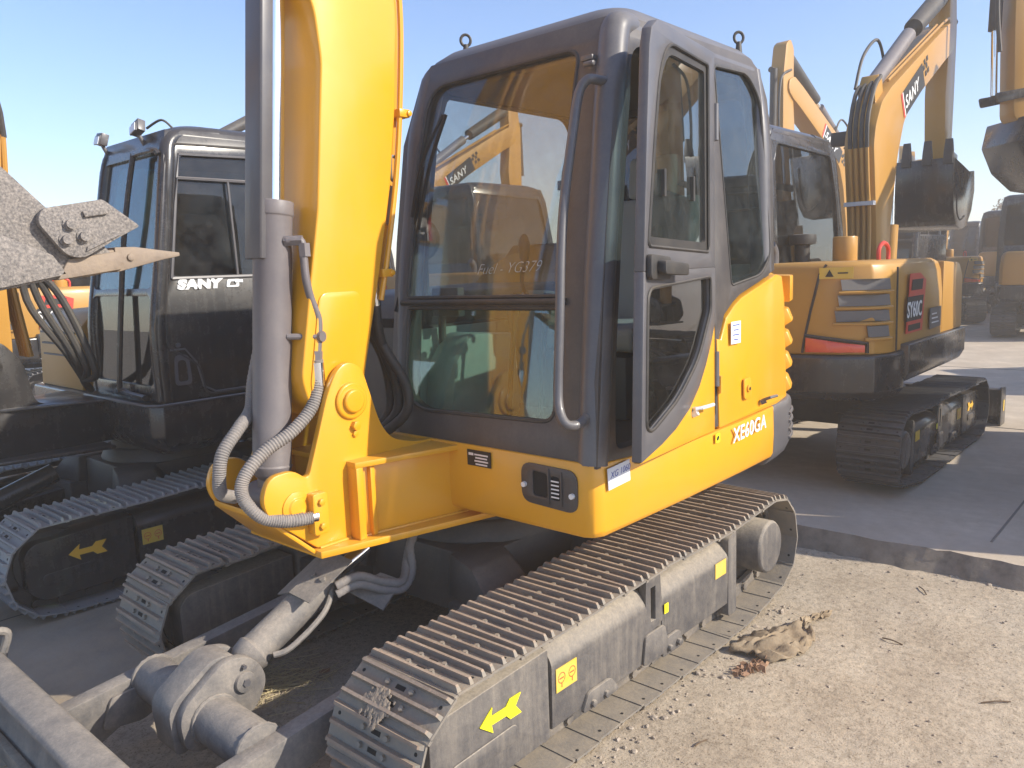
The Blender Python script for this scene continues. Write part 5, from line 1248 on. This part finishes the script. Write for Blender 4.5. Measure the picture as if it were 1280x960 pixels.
# dry leaf, twigs, straw
LF = mat('dry_leaf', (.34, .20, .12), .8)
lf = MB(); lf.map2(rpoly([(-.5, 0), (-.2, .38), (.1, .30), (.5, .1), (.35, -.25), (0, -.35)], .1), lambda u, v, w_: (1.44 + u * .06, -.26 + v * .05, .014 + .012 * u * u + w_), 0, .002)
o = lf.obj('dry_leaf', LF); tag(o, 'single brown dry leaf lying in the shade between the tracks', 'leaf')
TW = mat('dry_twig', (.13, .085, .05), .9)
for i, (x, y, l, a, lb) in enumerate(((-.02, 1.95, .11, 2.3, 'longest dark twig lying alone on the sunny sand'), (-.95, 1.45, .10, .6, 'short twig on the sand near the slab edge'), (-.30, 1.50, .09, 1.4, 'thin twig on the sand right of the sackcloth'), (.9, 1.22, .06, 2.9, 'tiny twig on the sand beside the near track shoes'))):
    t = MB(); z = hgt(x, y) + .005; d = Vector((math.cos(a), math.sin(a), 0)) * l / 2; p = Vector((x, y, z))
    t.tube([p - d, p + Vector((0, 0, .004)) + d.orthogonal() * .05, p + d], .003, 6, sub=3); tag(t.obj('twig', TW), lb, 'twig', 'twigs on the sand')
STR = mat('dry_straw', (.55, .46, .26), .9)
s2 = MB()
for i in range(260):
    x, y = q.gauss(1.62, .09), q.gauss(-.36, .11); a = q.uniform(0, 3.1); l = q.uniform(.02, .07); d = Vector((math.cos(a), math.sin(a), q.uniform(-.1, .1))) * l; p = Vector((x, y, .008 + q.random() * .012)); s2.tube([p - d, p + d], .0012, 3, sub=1)
o = s2.obj('straw', STR, flat=True); tag(o, 'patch of dry straw on the ground under the blade arms', None, kind='stuff')
lt_ = MB()
for i in range(60):
    x, y = q.gauss(.30, .05), q.gauss(1.13, .025); p = Vector((x, y, .012)); a = q.uniform(0, 6.3); s_ = q.uniform(.008, .022)
    lt_.map2([(-1, -.5), (0, -.7), (1, 0), (0, .6)], lambda u, v, w_: p + Matrix.Rotation(a, 3, 'Z') @ Matrix.Rotation(i * .7, 3, 'X') @ Vector((u * s_, v * s_, w_)), 0, .0015)
o = lt_.obj('leaf_litter', LF, flat=True); tag(o, 'small heap of rusty leaf crumbs beside the near track shoes', None, kind='stuff')

# ================================================================== far background
TRK_ = mat('tree_bark', (.12, .09, .07), .9)
TFB = mat('autumn_leaves', (.20, .11, .045), .8, var=.4, vscale=1.5)
TFG = mat('dull_green_leaves', (.075, .085, .035), .8, var=.4, vscale=1.5)
def tree(x, y, h, fm, seed, label):
    qr = random.Random(seed); root = empty('tree', (x, y, 0)); t = MB(); t.cyl((0, 0, 0), (0, 0, h * .55), .16, .07, 8)
    for i in range(9):
        a = qr.uniform(0, 6.3); z0 = h * qr.uniform(.25, .5); r = h * qr.uniform(.15, .3); t.cyl((0, 0, z0), (r * math.cos(a), r * math.sin(a), z0 + h * qr.uniform(.12, .35)), .05, .015, 6)
    t.obj('trunk', TRK_, root); c = MB()
    cl = [(Vector((qr.gauss(0, h * .16), qr.gauss(0, h * .16), h * qr.uniform(.38, .92))), h * qr.uniform(.08, .15)) for _ in range(16)]
    for p, r in cl:
        for _ in range(150):
            d = Vector((qr.gauss(0, 1), qr.gauss(0, 1), qr.gauss(0, .8))).normalized() * r * qr.uniform(.3, 1.1); e = qr.uniform(.06, .14); a = Vector((qr.gauss(0, 1), qr.gauss(0, 1), qr.gauss(0, 1))).normalized(); b = a.orthogonal().normalized()
            c.add([p + d - a * e, p + d + b * e * .6, p + d + a * e, p + d - b * e * .6], [(0, 1, 2, 3)])
    c.obj('crown', fm, root, flat=True); tag(root, label, 'tree', 'trees on the horizon')
tree(-42, -4.6, 4.2, TFB, 1, 'bare reddish brown tree on the horizon, leftmost of those at the right edge')
tree(-44, -3.0, 4.0, TFB, 2, 'brown autumn tree on the horizon, middle one near the right edge')
tree(-46, -1.6, 4.6, TFG, 3, 'dull green tree on the horizon nearest the right edge')
tree(-40, -9.0, 3.6, TFG, 4, 'low green tree far away behind the raised black bucket')

# ================================================================== haze volume: fades far machines, thickened and warmed to lift the blacks
hz = MB(); hz.bx(-60, 9, -40, 20, -1.1, 6.4)
o = hz.obj('haze', [], flat=True); hm = bpy.data.materials.new('veil_haze'); hm.use_nodes = True; n = hm.node_tree.nodes; n.clear()
ou = n.new('ShaderNodeOutputMaterial'); pv = n.new('ShaderNodeVolumePrincipled'); pv.inputs['Color'].default_value = (1.0, .93, .84, 1); pv.inputs['Density'].default_value = .0095; pv.inputs['Anisotropy'].default_value = .3
hm.node_tree.links.new(pv.outputs[0], ou.inputs['Volume']); o.data.materials.append(hm)
tag(o, 'thin haze over the yard, thickened to lift the dark areas', None, kind='stuff')
sc.cycles.volume_bounces = 1
